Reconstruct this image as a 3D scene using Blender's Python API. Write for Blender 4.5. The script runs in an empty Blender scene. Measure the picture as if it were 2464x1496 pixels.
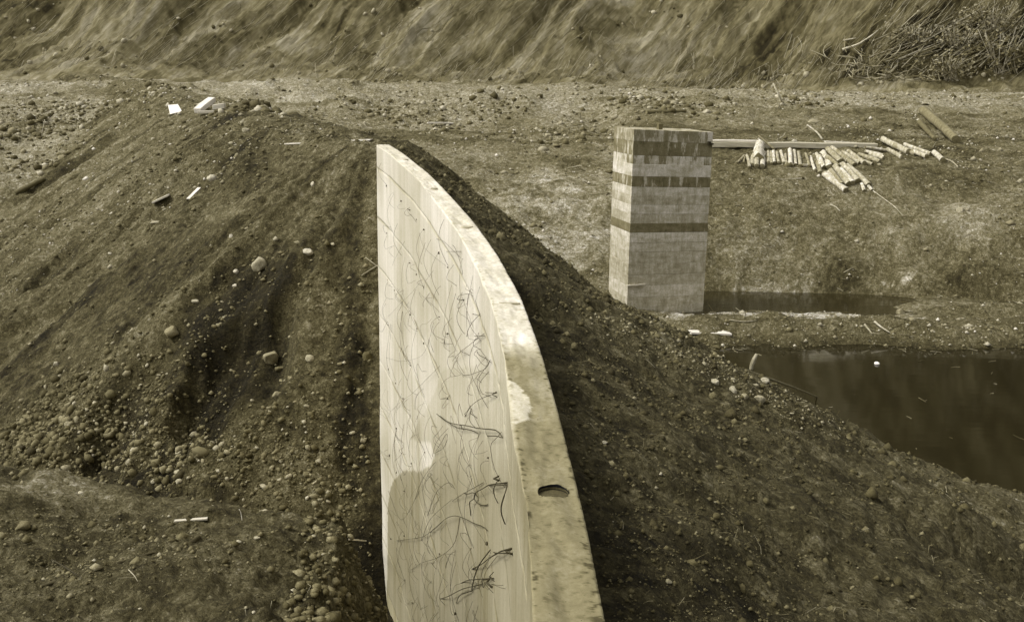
import bpy, bmesh, math, random
import numpy as np
from mathutils import Matrix, Vector

random.seed(7)
RNG = np.random.default_rng(11)
S = bpy.context.scene
COL = S.collection

# ------------------------------------------------------------------ camera
CAMZ = 7.0                       # metres above the pond
PITCH = math.radians(13.4)       # looking down
ROLL = 0.015
FOC = 2600.0 / 2464.0            # focal length in picture widths
cp, sp = math.cos(PITCH), math.sin(PITCH)
FWD = np.array([0, cp, -sp]); R0 = np.array([1.0, 0, 0]); U0 = np.array([0, sp, cp])
cr, sr = math.cos(ROLL), math.sin(ROLL)
RIGHT = cr * R0 + sr * U0
UP = -sr * R0 + cr * U0
CAM = np.array([0, 0, CAMZ])
cd = bpy.data.cameras.new("camera"); cam = bpy.data.objects.new("camera", cd); COL.objects.link(cam)
cd.sensor_width = 36.0; cd.lens = 36.0 * FOC; cd.clip_start = 0.05; cd.clip_end = 2000
M = Matrix(((RIGHT[0], UP[0], -FWD[0], 0), (RIGHT[1], UP[1], -FWD[1], 0), (RIGHT[2], UP[2], -FWD[2], CAMZ), (0, 0, 0, 1)))
cam.matrix_world = M
S.camera = cam

# ------------------------------------------------------------------ sky, sun, exposure
SUN_DIR = Vector((-0.80, -0.14, 0.95)).normalized()     # towards the sun: left, a little beyond
w = bpy.data.worlds.new("World"); S.world = w; w.use_nodes = True
nt = w.node_tree; nt.nodes.clear()
sky = nt.nodes.new("ShaderNodeTexSky"); sky.sky_type = 'NISHITA'; sky.sun_disc = False
sky.sun_elevation = math.asin(SUN_DIR.z); sky.sun_rotation = math.atan2(SUN_DIR.x, SUN_DIR.y)
sky.dust_density = 5.0; sky.air_density = 1.0
hs = nt.nodes.new("ShaderNodeHueSaturation"); hs.inputs['Saturation'].default_value = 0.0   # grey overcast
bg = nt.nodes.new("ShaderNodeBackground"); bg.inputs['Strength'].default_value = 0.15
out = nt.nodes.new("ShaderNodeOutputWorld")
nt.links.new(sky.outputs[0], hs.inputs['Color']); nt.links.new(hs.outputs[0], bg.inputs[0]); nt.links.new(bg.outputs[0], out.inputs[0])
sl = bpy.data.lights.new("sun", 'SUN'); sl.energy = 1.45; sl.angle = math.radians(10); sl.color = (1, 0.985, 0.95)
so = bpy.data.objects.new("sun", sl); COL.objects.link(so)
so.rotation_euler = SUN_DIR.to_track_quat('Z', 'Y').to_euler(); so.location = (-20, 10, 40)
S.view_settings.view_transform = 'Standard'; S.view_settings.look = 'None'
S.view_settings.gamma = 1; S.view_settings.use_curve_mapping = False
S.view_settings.exposure = 0.44

# ------------------------------------------------------------------ pixels <-> places (photo grid 2464 x 1496)
def ray(px, py):
    d = FWD * 2600.0 + RIGHT * (px - 1232.0) - UP * (py - 748.0)
    return d / d[1]                                      # scaled so that y advances by 1

# ------------------------------------------------------------------ noise
def _h(ix, iy, seed):
    n = (ix.astype(np.int64) * 374761393 + iy.astype(np.int64) * 668265263 + seed * 1442695041) & 0xFFFFFFFF
    n = ((n ^ (n >> 13)) * 1274126177) & 0xFFFFFFFF
    n = (n ^ (n >> 16)) & 0xFFFF
    return n.astype(np.float64) / 32767.5 - 1.0
def vn(x, y, seed=0):
    xi = np.floor(x); yi = np.floor(y); fx = x - xi; fy = y - yi
    u = fx * fx * fx * (fx * (fx * 6 - 15) + 10); v = fy * fy * fy * (fy * (fy * 6 - 15) + 10)
    a = _h(xi, yi, seed); b = _h(xi + 1, yi, seed); c = _h(xi, yi + 1, seed); d = _h(xi + 1, yi + 1, seed)
    return (a * (1 - u) + b * u) * (1 - v) + (c * (1 - u) + d * u) * v
def fbm(x, y, octv=5, gain=0.5, seed=0):
    r = 0; a = 1.0; f = 1.0
    for k in range(octv):
        ang = 0.6 * k; ca, sa = math.cos(ang), math.sin(ang)
        r = r + a * vn((x * ca - y * sa) * f + 17.3 * k, (x * sa + y * ca) * f - 9.1 * k, seed + k); a *= gain; f *= 2.03
    return r
def sstep(a, b, x):
    t = np.clip((x - a) / (b - a), 0, 1); return t * t * (3 - 2 * t)
def smax(a, b, k):
    h = np.clip(0.5 + 0.5 * (a - b) / k, 0, 1); return b * (1 - h) + a * h + k * h * (1 - h)

# ------------------------------------------------------------------ the wall in plan
TA, TB = 1.82, 0.04                                       # wall top is TA - TB*y below the eye
def top_z(y): return CAMZ - (TA - TB * y)
inner_px = [(1281, 1457), (1267, 1265), (1249, 1113), (1233, 992), (1220, 910), (1211, 855), (1197, 794), (1179, 720), (1157, 667),
            (1135, 617), (1106, 566), (1083, 530), (1048, 485), (1019, 449), (990, 416), (961, 391), (936, 369), (906, 349)]
IN = []
for p in inner_px:
    r = ray(*p); y = TA / (-r[2] + TB); IN.append((r[0] * y, y))
IN = np.array(IN)
d0 = IN[1] - IN[0]; d0 = d0 / np.linalg.norm(d0)
IN = np.vstack([[IN[0] - d0 * 6.0], [IN[0] - d0 * 2.0], IN])
WEND = IN[-1]
# smooth resample by y
yy = np.concatenate([np.linspace(IN[0, 1], 2.4, 21)[:-1], np.geomspace(2.4, WEND[1], 880)])
xx = np.interp(yy, IN[:, 1], IN[:, 0])
ker = np.hanning(41); ker /= ker.sum()
xs = np.convolve(np.pad(xx, 20, mode='reflect', reflect_type='odd'), ker, 'valid')
WALL = np.stack([xs, yy], 1)
WT = WALL[:, 0] / np.maximum(WALL[:, 1], 0.3)
APEX = np.array([-0.1215 * 22.0, 22.0])
CREST = np.array([[APEX[0], 22.0, 5.2], [-10.5, 38, 5.3], [-15.5, 50, 5.45], [-27, 66, 5.5]])
thick = lambda y: np.interp(y, [2, 12, 16], [0.225, 0.185, 0.17])

def poly_dist(x, y, P, Z):
    best = np.full(x.shape, 1e9); bz = np.zeros(x.shape); side = np.zeros(x.shape); bs = np.zeros(x.shape); acc = 0.0
    for i in range(len(P) - 1):
        ax, ay = P[i]; dx, dy = P[i + 1] - P[i]; L2 = dx * dx + dy * dy; L = math.sqrt(L2)
        t = np.clip(((x - ax) * dx + (y - ay) * dy) / L2, 0, 1)
        qx = x - ax - t * dx; qy = y - ay - t * dy
        d = np.hypot(qx, qy); m = d < best
        best = np.where(m, d, best); bz = np.where(m, Z[i] + t * (Z[i + 1] - Z[i]), bz)
        side = np.where(m, np.sign(dx * (y - ay) - dy * (x - ax)), side); bs = np.where(m, acc + t * L, bs)
        acc += L
    return best, bz, side, bs
yq_ = np.linspace(WALL[0, 1], WALL[-1, 1], 20); ctr = np.stack([np.interp(yq_, WALL[:, 1], WALL[:, 0]), yq_], 1)
# ground changes level inside the wall's thickness
nrm = np.gradient(ctr, axis=0); nrm = np.stack([nrm[:, 1], -nrm[:, 0]], 1); nrm /= np.linalg.norm(nrm, axis=1)[:, None]
WC = ctr + nrm * 0.10
PR = np.vstack([WC, [APEX + [0.1, 0]], CREST[1:, :2]])
ZR = np.concatenate([top_z(WC[:, 1]), CREST[:, 2]])

prL = np.array([[-5, -0.8], [20, -0.8], [24, -0.3], [29, 1.0], [34, 2.05], [40, 3.05], [46, 4.3], [50, 4.6], [53, 5.3], [56, 5.1], [61, 5.1]])
prM = np.array([[-5, -0.9], [22, -0.9], [26, -0.4], [29, 0.15], [32, 0.75], [36, 2.0], [40, 3.0], [45, 3.85], [48.5, 4.2], [51.5, 5.2], [53, 5.62], [55, 5.2], [61, 5.1]])
prR = np.array([[-5, -0.9], [24.5, -0.7], [26.0, 0.02], [26.9, 0.38], [27.5, 0.36], [28.3, 0.14], [29.3, 0.05], [29.55, -0.22], [32.1, -0.30], [32.4, 0.06], [32.9, 0.55], [34, 1.65], [37, 3.25], [40, 3.7], [45, 4.25], [50, 5.0], [53, 5.42], [56, 5.2], [61, 5.15]])

LAST = {}
BUMPS = []        # (x, y, rx, ry, height) set below
HOLES = []
def hill_part(x, y):
    # cut bank at the back: steep, ribbed by slanting gullies
    base = 62.0 + 1.2 * vn(x * 0.09, x * 0 + 3.1, 5) + 0.5 * vn(x * 0.3, x * 0 + 7.1, 6)
    u = y - base
    up = np.maximum(u, 0)
    foot = 0.62 * np.minimum(up, 2.2)
    h = foot + 1.32 * np.maximum(up - 2.2, 0)
    return h, u

def ground(x, y, fine=True):
    x = np.asarray(x, float); y = np.asarray(y, float)
    wob = 0.35 * fbm(x * 0.35, y * 0.35, 4, 0.5, 40) * sstep(20, 26, y)
    yw = y + wob * 1.1 * (1 - 0.8 * sstep(27, 29, y) * (1 - sstep(32, 34, y)))
    gl = np.interp(yw, prL[:, 0], prL[:, 1]); gm = np.interp(yw, prM[:, 0], prM[:, 1])
    yr = yw - 0.012 * np.maximum(x - 5, 0) * 3.0 * sstep(24, 27, y) * (1 - sstep(29, 31, y)) + 0.10 * np.maximum(x - 9, 0) * sstep(30, 31, y) * (1 - sstep(34, 37, y))
    gr = np.interp(yr, prR[:, 0], prR[:, 1])
    wl = sstep(-4.0, -9.0, x + 0.25 * (y - 22) * sstep(22, 30, y)); wr = sstep(3.2, 5.0, x - 0.02 * (y - 30))
    g = gm * (1 - wl) * (1 - wr) + gl * wl * (1 - wr) + gr * wr
    # right of the frame the channel closes up
    g = g + 0.35 * sstep(10.5, 12.5, x) * sstep(28.5, 29.8, y) * (1 - sstep(32, 33, y))
    hh, hu = hill_part(x, y)
    g = g + hh
    # embankment
    dR, zR, side, sR = poly_dist(x, y, PR, ZR)
    dL, zL, _, sL = poly_dist(x, y, CREST[:, :2], CREST[:, 2])
    left = side > 0
    beyond = sR > (PR.shape[0] and SR_APEX)
    rill = vn(sL * 1.5 + np.arctan2(y - 22, x + 2.7) * 5.0, dL * 0.16, 21) + 0.6 * vn(sL * 3.6 + np.arctan2(y - 22, x + 2.7) * 12.0, dL * 0.22, 22)
    mL = 0.70 + 0.10 * sstep(0, 0.8, (22 - y) / 8.0) - 0.09 * sstep(3, 9, sL)
    eL = zL - mL * np.maximum(0, np.sqrt(dL * dL + 0.35) - 0.95 - 0.35 * sstep(0, 5, sL))
    ledge = vn(sL * 1.4 + np.arctan2(y - 22, x + 2.7) * 6.0, dL * 0.10, 88)
    eL = eL + 0.15 * rill * sstep(0.8, 2.5, dL) - 0.16 * sstep(0.3, 0.7, ledge) * sstep(1.0, 2.5, dL) + 0.07 * np.abs(vn(sL * 2.2 + np.arctan2(y - 22, x + 2.7) * 8.0 + 0.3 * vn(x, y, 25), dL * 0.10, 26)) * 2 * sstep(0.8, 2.5, dL)
    eL = eL - 2.2 * np.exp(-((x + 1.1) / 0.95) ** 2) * sstep(15.4, 13.6, y)
    # right: fill behind the wall
    kR = np.where(sR > SR_APEX, 0.80, 0.525 + 0.185 * sstep(SR_APEX - 14, SR_APEX - 9, sR) + 0.12 * sstep(SR_APEX - 6, SR_APEX, sR))
    rr = 0.10 + 0.45 * sstep(SR_APEX - 4, SR_APEX - 1, sR)
    drop = np.where(sR > SR_APEX, 0.0, 0.12 * (1 - sstep(SR_APEX - 7.5, SR_APEX - 5.5, sR)) )
    qd = np.maximum(0, np.sqrt(dR * dR + 0.12) - rr)
    eR = zR - drop - kR * qd + 0.21 * np.maximum(0, qd - 4.6)
    rill2 = vn(sR * 0.9, dR * 0.22 + 3, 23) + 0.6 * vn(sR * 2.3 + 0.5 * dR, dR * 0.35, 24)
    eR = eR + 0.10 * rill2 * sstep(0.5, 2.5, dR)
    # near mound at lower left
    yc = 7.35 + 0.16 * vn(x * 0.9, x * 0, 31) + 0.70 * np.clip(-x - 1.1, 0, 4)
    mz = CAMZ - 3.32 - 0.155 * (y - 6.0) + 0.12 * vn(x * 0.9, y * 0.9, 32)
    mz = mz + 0.10 * fbm(x * 3.2, y * 3.2, 4, 0.6, 34) * sstep(-1.9, -1.2, x)
    mz = mz - 0.95 * np.maximum(0, y - yc) - 2.4 * np.maximum(0, x + 0.126 * y + 0.34 + 0.10 * vn(y * 1.6, y * 0, 33))
    zl = smax(smax(eL, g, 0.35), mz, 0.15)
    zr = smax(eR, g, 0.35)
    # left of the crest far behind use plain blend
    z = np.where(left & (y < 22.2), zl, np.where(left, smax(eL, g, 0.35), zr))
    LAST.update(eL=eL, eR=eR, g=g, mz=mz, left=left, dL=dL, dR=dR, sL=sL, sR=sR)
    z = np.where(y < -1.0, np.minimum(z, CAMZ - 3.2), z)
    hs_ = sstep(-0.5, 1.5, hu)
    for (bx, by, rx, ry, bh) in BUMPS:
        q = ((x - bx) / rx) ** 2 + ((y - by) / ry) ** 2
        z = z + bh * np.exp(-q * 1.4)
    for (bx, by, rx, ry, bh) in HOLES:
        q = np.sqrt(((x - bx) / rx) ** 2 + ((y - by) / ry) ** 2) + 0.18 * fbm(x * 1.3, y * 1.3, 3, 0.5, 61)
        z = z - bh * (1 - sstep(0.55, 1.0, q))
    # general roughness
    nearf = 1 - hs_
    low = sstep(-0.35, 0.3, z)                       # keep pond bed calm
    calm = 1 - 0.35 * sstep(24, 30, y)
    z = z + nearf * (0.30 + 0.7 * low) * (0.09 * fbm(x * 0.8, y * 0.8, 3, 0.5, 1) + 0.040 * calm * fbm(x * 4.1, y * 4.1, 4, 0.55, 2))
    rough = 0.35 + 0.65 * sstep(-0.2, 0.5, vn(x * 0.5, y * 0.5, 3))
    z = z + nearf * low * 0.022 * rough * np.abs(fbm(x * 13, y * 13, 2, 0.6, 4)) 
    # lumps of the dug ground at mid distance
    z = z + nearf * sstep(24, 32, y) * low * 0.06 * fbm(x * 2.2, y * 1.6, 4, 0.55, 8) * sstep(-0.5, 0.6, vn(x * 0.3, y * 0.25, 13))
    # hill ribs: gullies slanting down to the left
    a = math.radians(47)
    v = x * math.sin(a) - (y - 62) * 1.32 * math.cos(a)
    t = x * math.cos(a) + (y - 62) * 1.32 * math.sin(a)
    v = v + 0.9 * vn(x * 0.22, y * 0.3, 58)
    rib = (0.45 - 1.6 * np.abs(vn(v * 0.36, t * 0.12, 51))) * 0.75 + (0.4 - 1.4 * np.abs(vn(v * 0.95, t * 0.2, 52))) * 0.42 + vn(v * 2.7, t * 0.42, 53) * 0.17 + vn(v * 6.0, t * 1.1, 54) * 0.08
    z = z + hs_ * (rib * (0.35 + 0.65 * sstep(0.3, 4, hu)) * 0.85 + 0.15 * fbm(x * 1.4, y * 2.0, 4, 0.55, 9))
    return z
# arc length of PR at the apex
SR_APEX = float(np.sum(np.linalg.norm(np.diff(PR[:len(WC) + 1], axis=0), axis=1)))

def hit(px, py, ymin=2.0, ymax=75.0, n=1600):
    r = ray(px, py)
    y = np.exp(np.linspace(math.log(ymin), math.log(ymax), n))
    x = r[0] * y; zr = CAMZ + r[2] * y
    g = np.maximum(ground(x, y), -5)
    below = np.where(zr < g)[0]
    i = below[0] if len(below) else n - 1
    if i == 0: return Vector((x[0], y[0], g[0]))
    a = zr[i - 1] - g[i - 1]; b = g[i] - zr[i]; f = a / (a + b + 1e-9)
    yq = y[i - 1] + f * (y[i] - y[i - 1])
    return Vector((r[0] * yq, yq, CAMZ + r[2] * yq))
def hit_water(px, py, z=0.0):
    r = ray(px, py); y = (z - CAMZ) / r[2]; return Vector((r[0] * y, y, z))
def pxm(p):                                  # metres per photo-grid pixel at a point
    dv = np.array(p) - CAM
    return float(dv @ FWD) / 2600.0

# features of the ground at their places
def addb(lst, px, py, rpx, rpy_m, h, stretch=1.0):
    p = hit(px, py); lst.append((p.x, p.y, rpx * pxm(p) * stretch, rpy_m, h))
B_, H_ = [], []
addb(H_, 570, 880, 150, 1.25, 0.62)          # scooped hollow in the left slope
addb(H_, 130, 640, 70, 0.9, 0.30)
addb(H_, 255, 1080, 85, 1.1, 0.30)
addb(H_, 2290, 450, 120, 1.3, 0.18)         # dark dip right of the firewood
addb(B_, 590, 262, 60, 1.0, 0.28)           # clod heap by the blocks
addb(B_, 480, 800, 70, 0.5, 0.22)
addb(B_, 2000, 775, 60, 0.4, 0.12); addb(B_, 1870, 770, 40, 0.4, 0.22); addb(B_, 2180, 750, 90, 0.5, 0.25)
addb(B_, 2020, 650, 70, 0.5, 0.15)
for (px, py) in ((1000, 270), (1150, 230), (1270, 250), (1420, 240), (1560, 230), (1700, 235), (850, 250), (1330, 290), (1900, 230)):
    addb(B_, px, py, 45, 0.8, 0.22)
BUMPS[:] = B_; HOLES[:] = H_

# ------------------------------------------------------------------ materials: one sepia ramp, tone = albedo
RAMP = [(0.0, (0.0, 0.0, 0.0)), (0.025, (0.0315, 0.0252, 0.0095)), (0.075, (0.088, 0.0735, 0.031)), (0.17, (0.195, 0.168, 0.088)),
        (0.40, (0.435, 0.395, 0.285)), (0.69, (0.745, 0.690, 0.600)), (1.0, (1.0, 0.95, 0.84))]
def sep(v):
    return tuple(float(np.interp(v, [r[0] for r in RAMP], [r[1][k] for r in RAMP])) for k in range(3)) + (1.0,)
def new_mat(name):
    m = bpy.data.materials.new(name); m.use_nodes = True
    t = m.node_tree; b = t.nodes["Principled BSDF"]
    b.inputs['Specular IOR Level'].default_value = 0.25; b.inputs['Roughness'].default_value = 0.9
    return m, t, b
def nd(t, typ, **kw):
    n = t.nodes.new(typ)
    for k, v in kw.items(): setattr(n, k, v)
    return n
def math_(t, op, a, b=None):
    n = nd(t, "ShaderNodeMath", operation=op)
    for i, q in enumerate((a, b)):
        if q is None: continue
        if isinstance(q, (int, float)): n.inputs[i].default_value = q
        else: t.links.new(q, n.inputs[i])
    return n.outputs[0]
def ramp_out(t, val):
    n = nd(t, "ShaderNodeValToRGB"); e = n.color_ramp.elements
    e[0].position = 0.0; e[0].color = (0, 0, 0, 1); e[1].position = 1.0; e[1].color = sep(1.0)
    for p, c in RAMP[1:-1]:
        q = e.new(p); q.color = c + (1,)
    t.links.new(val, n.inputs[0]); return n.outputs[0]
def noise(t, scale, detail=4, rough=0.6, coord='Object', stretch=None):
    tc = nd(t, "ShaderNodeTexCoord"); n = nd(t, "ShaderNodeTexNoise")
    n.inputs['Scale'].default_value = scale; n.inputs['Detail'].default_value = detail; n.inputs['Roughness'].default_value = rough
    src = tc.outputs[coord]
    if stretch:
        mp = nd(t, "ShaderNodeMapping"); mp.inputs['Scale'].default_value = stretch; t.links.new(src, mp.inputs[0]); src = mp.outputs[0]
    t.links.new(src, n.inputs['Vector']); return n.outputs[0]
def remap(t, v, lo, hi, a=0.3, b=0.7):
    n = nd(t, "ShaderNodeMapRange"); n.inputs[1].default_value = a; n.inputs[2].default_value = b
    n.inputs[3].default_value = lo; n.inputs[4].default_value = hi; t.links.new(v, n.inputs[0]); return n.outputs[0]
def bump(t, b, h, strength, dist):
    n = nd(t, "ShaderNodeBump"); n.inputs['Strength'].default_value = strength; n.inputs['Distance'].default_value = dist
    t.links.new(h, n.inputs['Height']); t.links.new(n.outputs[0], b.inputs['Normal'])

def cells(t, scale, lo, hi):
    tc = nd(t, "ShaderNodeTexCoord"); wn = nd(t, "ShaderNodeTexNoise"); wn.inputs['Scale'].default_value = scale * 0.7; wn.inputs['Detail'].default_value = 2
    mx = nd(t, "ShaderNodeMix"); mx.data_type = 'VECTOR'; mx.inputs[0].default_value = 0.35 / scale * 3
    t.links.new(tc.outputs['Object'], wn.inputs['Vector']); t.links.new(tc.outputs['Object'], mx.inputs[4]); 
    vm = nd(t, "ShaderNodeVectorMath", operation='ADD'); sc_ = nd(t, "ShaderNodeVectorMath", operation='SCALE'); sc_.inputs['Scale'].default_value = 0.5 / scale
    t.links.new(wn.outputs['Color'], sc_.inputs[0]); t.links.new(tc.outputs['Object'], vm.inputs[0]); t.links.new(sc_.outputs[0], vm.inputs[1])
    t.nodes.remove(mx)
    v = nd(t, "ShaderNodeTexVoronoi"); v.inputs['Scale'].default_value = scale; t.links.new(vm.outputs[0], v.inputs['Vector'])
    sx = nd(t, "ShaderNodeSeparateColor"); t.links.new(v.outputs['Color'], sx.inputs[0])
    p = math_(t, 'POWER', sx.outputs[0], 2.2)
    return remap(t, p, lo, hi, 0, 1), v.outputs['Distance']
def attr_mat(name, var=(0.6, 1.45), scale=9.0, bstr=0.6, bdist=0.03, rough=0.95, spec=0.15, clods=False, streak=None):
    m, t, b = new_mat(name); b.inputs['Roughness'].default_value = rough; b.inputs['Specular IOR Level'].default_value = spec
    a = nd(t, "ShaderNodeAttribute", attribute_name="tone")
    n1 = noise(t, scale, 8, 0.74); n2 = noise(t, scale * 4.3, 5, 0.75)
    if streak:                                        # grain drawn out along the fall line
        tc = nd(t, "ShaderNodeTexCoord"); D = Vector(streak).normalized(); A = D.cross(Vector((0, 0, 1))).normalized(); B = D.cross(A)
        cb = nd(t, "ShaderNodeCombineXYZ")
        for k, (ax, f) in enumerate(((A, 1.0), (B, 1.0), (D, 0.11))):
            dp = nd(t, "ShaderNodeVectorMath", operation='DOT_PRODUCT'); dp.inputs[1].default_value = ax * f; t.links.new(tc.outputs['Object'], dp.inputs[0]); t.links.new(dp.outputs['Value'], cb.inputs[k])
        for q in (n1, n2): t.links.new(cb.outputs[0], q.node.inputs['Vector'])
    v = math_(t, 'MULTIPLY', a.outputs['Fac'], remap(t, n1, *var)); v = math_(t, 'MULTIPLY', v, remap(t, n2, 0.78, 1.22) if streak else remap(t, n2, 0.55, 1.45))
    h = math_(t, 'ADD', n1, math_(t, 'MULTIPLY', n2, 0.9))
    if clods:
        for sc_, lo, hi, hb in ((48.0, 0.82, 1.45, 0.2), (19.0, 0.84, 1.42, 0.35), (8.0, 0.86, 1.36, 0.45)):
            c_, d_ = cells(t, sc_, lo, hi); v = math_(t, 'MULTIPLY', v, c_); h = math_(t, 'SUBTRACT', h, math_(t, 'MULTIPLY', d_, hb))
    t.links.new(ramp_out(t, v), b.inputs['Base Color'])
    if bstr: bump(t, b, h, bstr, bdist)
    return m
def plain_mat(name, tone, var=(0.75, 1.25), scale=6.0, stretch=None, bstr=0.3, bdist=0.01, rough=0.85, spec=0.25, per_object=0.0):
    m, t, b = new_mat(name); b.inputs['Roughness'].default_value = rough; b.inputs['Specular IOR Level'].default_value = spec
    n1 = noise(t, scale, 5, 0.65, stretch=stretch)
    v = math_(t, 'MULTIPLY', remap(t, n1, *var), tone)
    if per_object:
        oi = nd(t, "ShaderNodeObjectInfo"); v = math_(t, 'MULTIPLY', v, remap(t, oi.outputs['Random'], 1 - per_object, 1 + per_object, 0, 1))
    t.links.new(ramp_out(t, v), b.inputs['Base Color'])
    if bstr: bump(t, b, n1, bstr, bdist)
    return m

MAT_SOIL = attr_mat("soil", var=(0.55, 1.4), scale=8.0, bstr=1.0, bdist=0.07, clods=True)
MAT_HILL = attr_mat("bank_earth", var=(0.55, 1.5), scale=3.2, bstr=0.8, bdist=0.18, streak=(-0.60, -0.48, -0.64))
MAT_STONE = attr_mat("stone", var=(0.8, 1.2), scale=14.0, bstr=0.3, bdist=0.01, rough=0.8)
MAT_TWIG = attr_mat("twig", var=(0.8, 1.2), scale=12.0, bstr=0)
MAT_LEAF = attr_mat("leaf", var=(0.8, 1.2), scale=5.0, bstr=0)
MAT_BARK = plain_mat("pale_bark", 0.43, (0.30, 1.35), 9.0, (1, 1, 0.35), 0.6, 0.03, per_object=0.45)
MAT_ENDGRAIN = plain_mat("log_end", 0.16, (0.6, 1.3), 30.0, per_object=0.4)
MAT_OLDLOG = plain_mat("weathered_log", 0.13, (0.5, 1.5), 7.0, (1, 1, 0.25), 0.6, 0.03, per_object=0.2)
MAT_BRANCH = plain_mat("dead_wood", 0.33, (0.6, 1.35), 8.0, None, 0.3, 0.01, per_object=0.35)
MAT_TIMBER = plain_mat("sawn_timber", 0.55, (0.75, 1.2), 5.0, (0.4, 6, 6), 0.2, 0.004, per_object=0.15)
MAT_WIRE = plain_mat("rusty_wire", 0.035, (0.6, 1.5), 40.0, None, 0, rough=0.7)
MAT_DARK = plain_mat("rusty_iron", 0.03, (0.6, 1.4), 30.0, None, 0.2, 0.003)

# ------------------------------------------------------------------ object helpers
def link(o, parent=None):
    COL.objects.link(o)
    if parent is not None: o.parent = parent
    return o
def tag(o, label=None, cat=None, group=None, kind=None):
    if label: o['label'] = label
    if cat: o['category'] = cat
    if group: o['group'] = group
    if kind: o['kind'] = kind
    return o
def mesh_np(name, V, F, mat, smooth=False, tone=None, parent=None):
    V = np.asarray(V, np.float32); F = np.asarray(F, np.int32)
    me = bpy.data.meshes.new(name); k = F.shape[1]
    me.vertices.add(len(V)); me.vertices.foreach_set("co", V.ravel())
    me.loops.add(F.size); me.loops.foreach_set("vertex_index", F.ravel())
    me.polygons.add(len(F)); me.polygons.foreach_set("loop_start", np.arange(0, F.size, k, dtype=np.int32))
    try: me.polygons.foreach_set("loop_total", np.full(len(F), k, np.int32))
    except Exception: pass
    me.update(calc_edges=True)
    if smooth: me.polygons.foreach_set("use_smooth", np.ones(len(F), bool))
    if tone is not None:
        a = me.attributes.new("tone", 'FLOAT', 'POINT'); a.data.foreach_set("value", np.asarray(tone, np.float32))
    me.materials.append(mat)
    return link(bpy.data.objects.new(name, me), parent)
def grid_faces(nr, nc, flip=False):
    i = np.arange(nr * nc).reshape(nr, nc)
    f = np.stack([i[:-1, :-1], i[:-1, 1:], i[1:, 1:], i[1:, :-1]], -1).reshape(-1, 4)
    return f[:, ::-1] if flip else f
def empty(name, loc, label, cat, group=None):
    o = bpy.data.objects.new(name, None); o.location = loc; o.empty_display_size = 0.2
    link(o); return tag(o, label, cat, group)
def bm_obj(name, bm, mat, parent=None, smooth=False):
    me = bpy.data.meshes.new(name); bm.to_mesh(me); bm.free()
    for m in (mat if isinstance(mat, (list, tuple)) else [mat]): me.materials.append(m)
    if smooth:
        for p in me.polygons: p.use_smooth = True
    return link(bpy.data.objects.new(name, me), parent)
def tube_np(pts, rad, sides=6, cap=True):
    pts = np.asarray(pts, float); n = len(pts); rad = np.broadcast_to(np.asarray(rad, float), (n,))
    tan = np.gradient(pts, axis=0); tan /= np.linalg.norm(tan, axis=1)[:, None] + 1e-9
    ref = np.array([0.13, 0.21, 0.97]); 
    if abs(tan[0] @ ref) > 0.9: ref = np.array([0.95, 0.2, 0.1])
    a = np.cross(tan, ref); a /= np.linalg.norm(a, axis=1)[:, None] + 1e-9; b = np.cross(tan, a)
    th = np.linspace(0, 2 * math.pi, sides, endpoint=False)
    V = pts[:, None, :] + rad[:, None, None] * (np.cos(th)[None, :, None] * a[:, None, :] + np.sin(th)[None, :, None] * b[:, None, :])
    V = V.reshape(-1, 3); F = []
    for i in range(n - 1):
        for j in range(sides):
            F.append((i * sides + j, i * sides + (j + 1) % sides, (i + 1) * sides + (j + 1) % sides, (i + 1) * sides + j))
    return V, np.array(F)
def tube_obj(name, pts, rad, mat, parent=None, sides=6, tone=None):
    V, F = tube_np(pts, rad, sides)
    n = len(V); V = np.vstack([V, pts[0], pts[-1]])
    tri = []
    for j in range(sides):
        tri.append((n, (j + 1) % sides, j)); tri.append((n + 1, n - sides + j, n - sides + (j + 1) % sides))
    me = bpy.data.meshes.new(name); me.from_pydata([tuple(v) for v in V], [], [tuple(map(int, f)) for f in F] + tri); me.update()
    for p in me.polygons: p.use_smooth = True
    me.materials.append(mat)
    if tone is not None:
        a = me.attributes.new("tone", 'FLOAT', 'POINT'); a.data.foreach_set("value", np.full(len(V), tone, np.float32))
    return link(bpy.data.objects.new(name, me), parent)

# ------------------------------------------------------------------ ground
tc_ = np.concatenate([np.linspace(-3.2, -0.80, 24)[:-1], np.linspace(-0.80, -0.56, 40)[:-1], np.linspace(-0.56, 0.56, 620), np.linspace(0.56, 0.80, 40)[1:], np.linspace(0.80, 3.2, 24)[1:]])
rows = np.concatenate([np.linspace(-8, 1.0, 14)[:-1], np.geomspace(1.0, 8.0, 230)[:-1], np.linspace(8, 11, 40)[:-1], np.linspace(11, 26, 430)[:-1], np.linspace(26, 54, 260)[:-1], np.linspace(54, 61.0, 40)])
hrows = np.concatenate([np.linspace(61.0, 70, 160)[:-1], np.linspace(70, 92, 45)])
def make_sheet(name, rows_, mat):
    T, Y = np.meshgrid(tc_, rows_)
    X = T * (np.abs(Y) + 0.6 * np.exp(-np.maximum(Y, 0)))       # a fan that widens with distance
    Z = ground(X, Y)
    return X, Y, Z
def blob(X, Y, px, py, rpx, ry, soft=0.5):
    p = hit(px, py); r = rpx * pxm(p)
    q = np.sqrt(((X - p.x) / r) ** 2 + ((Y - p.y) / ry) ** 2) + 0.25 * fbm(X * 0.9, Y * 0.9, 3, 0.5, 71)
    return 1 - sstep(1 - soft, 1 + soft * 0.4, q)
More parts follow.
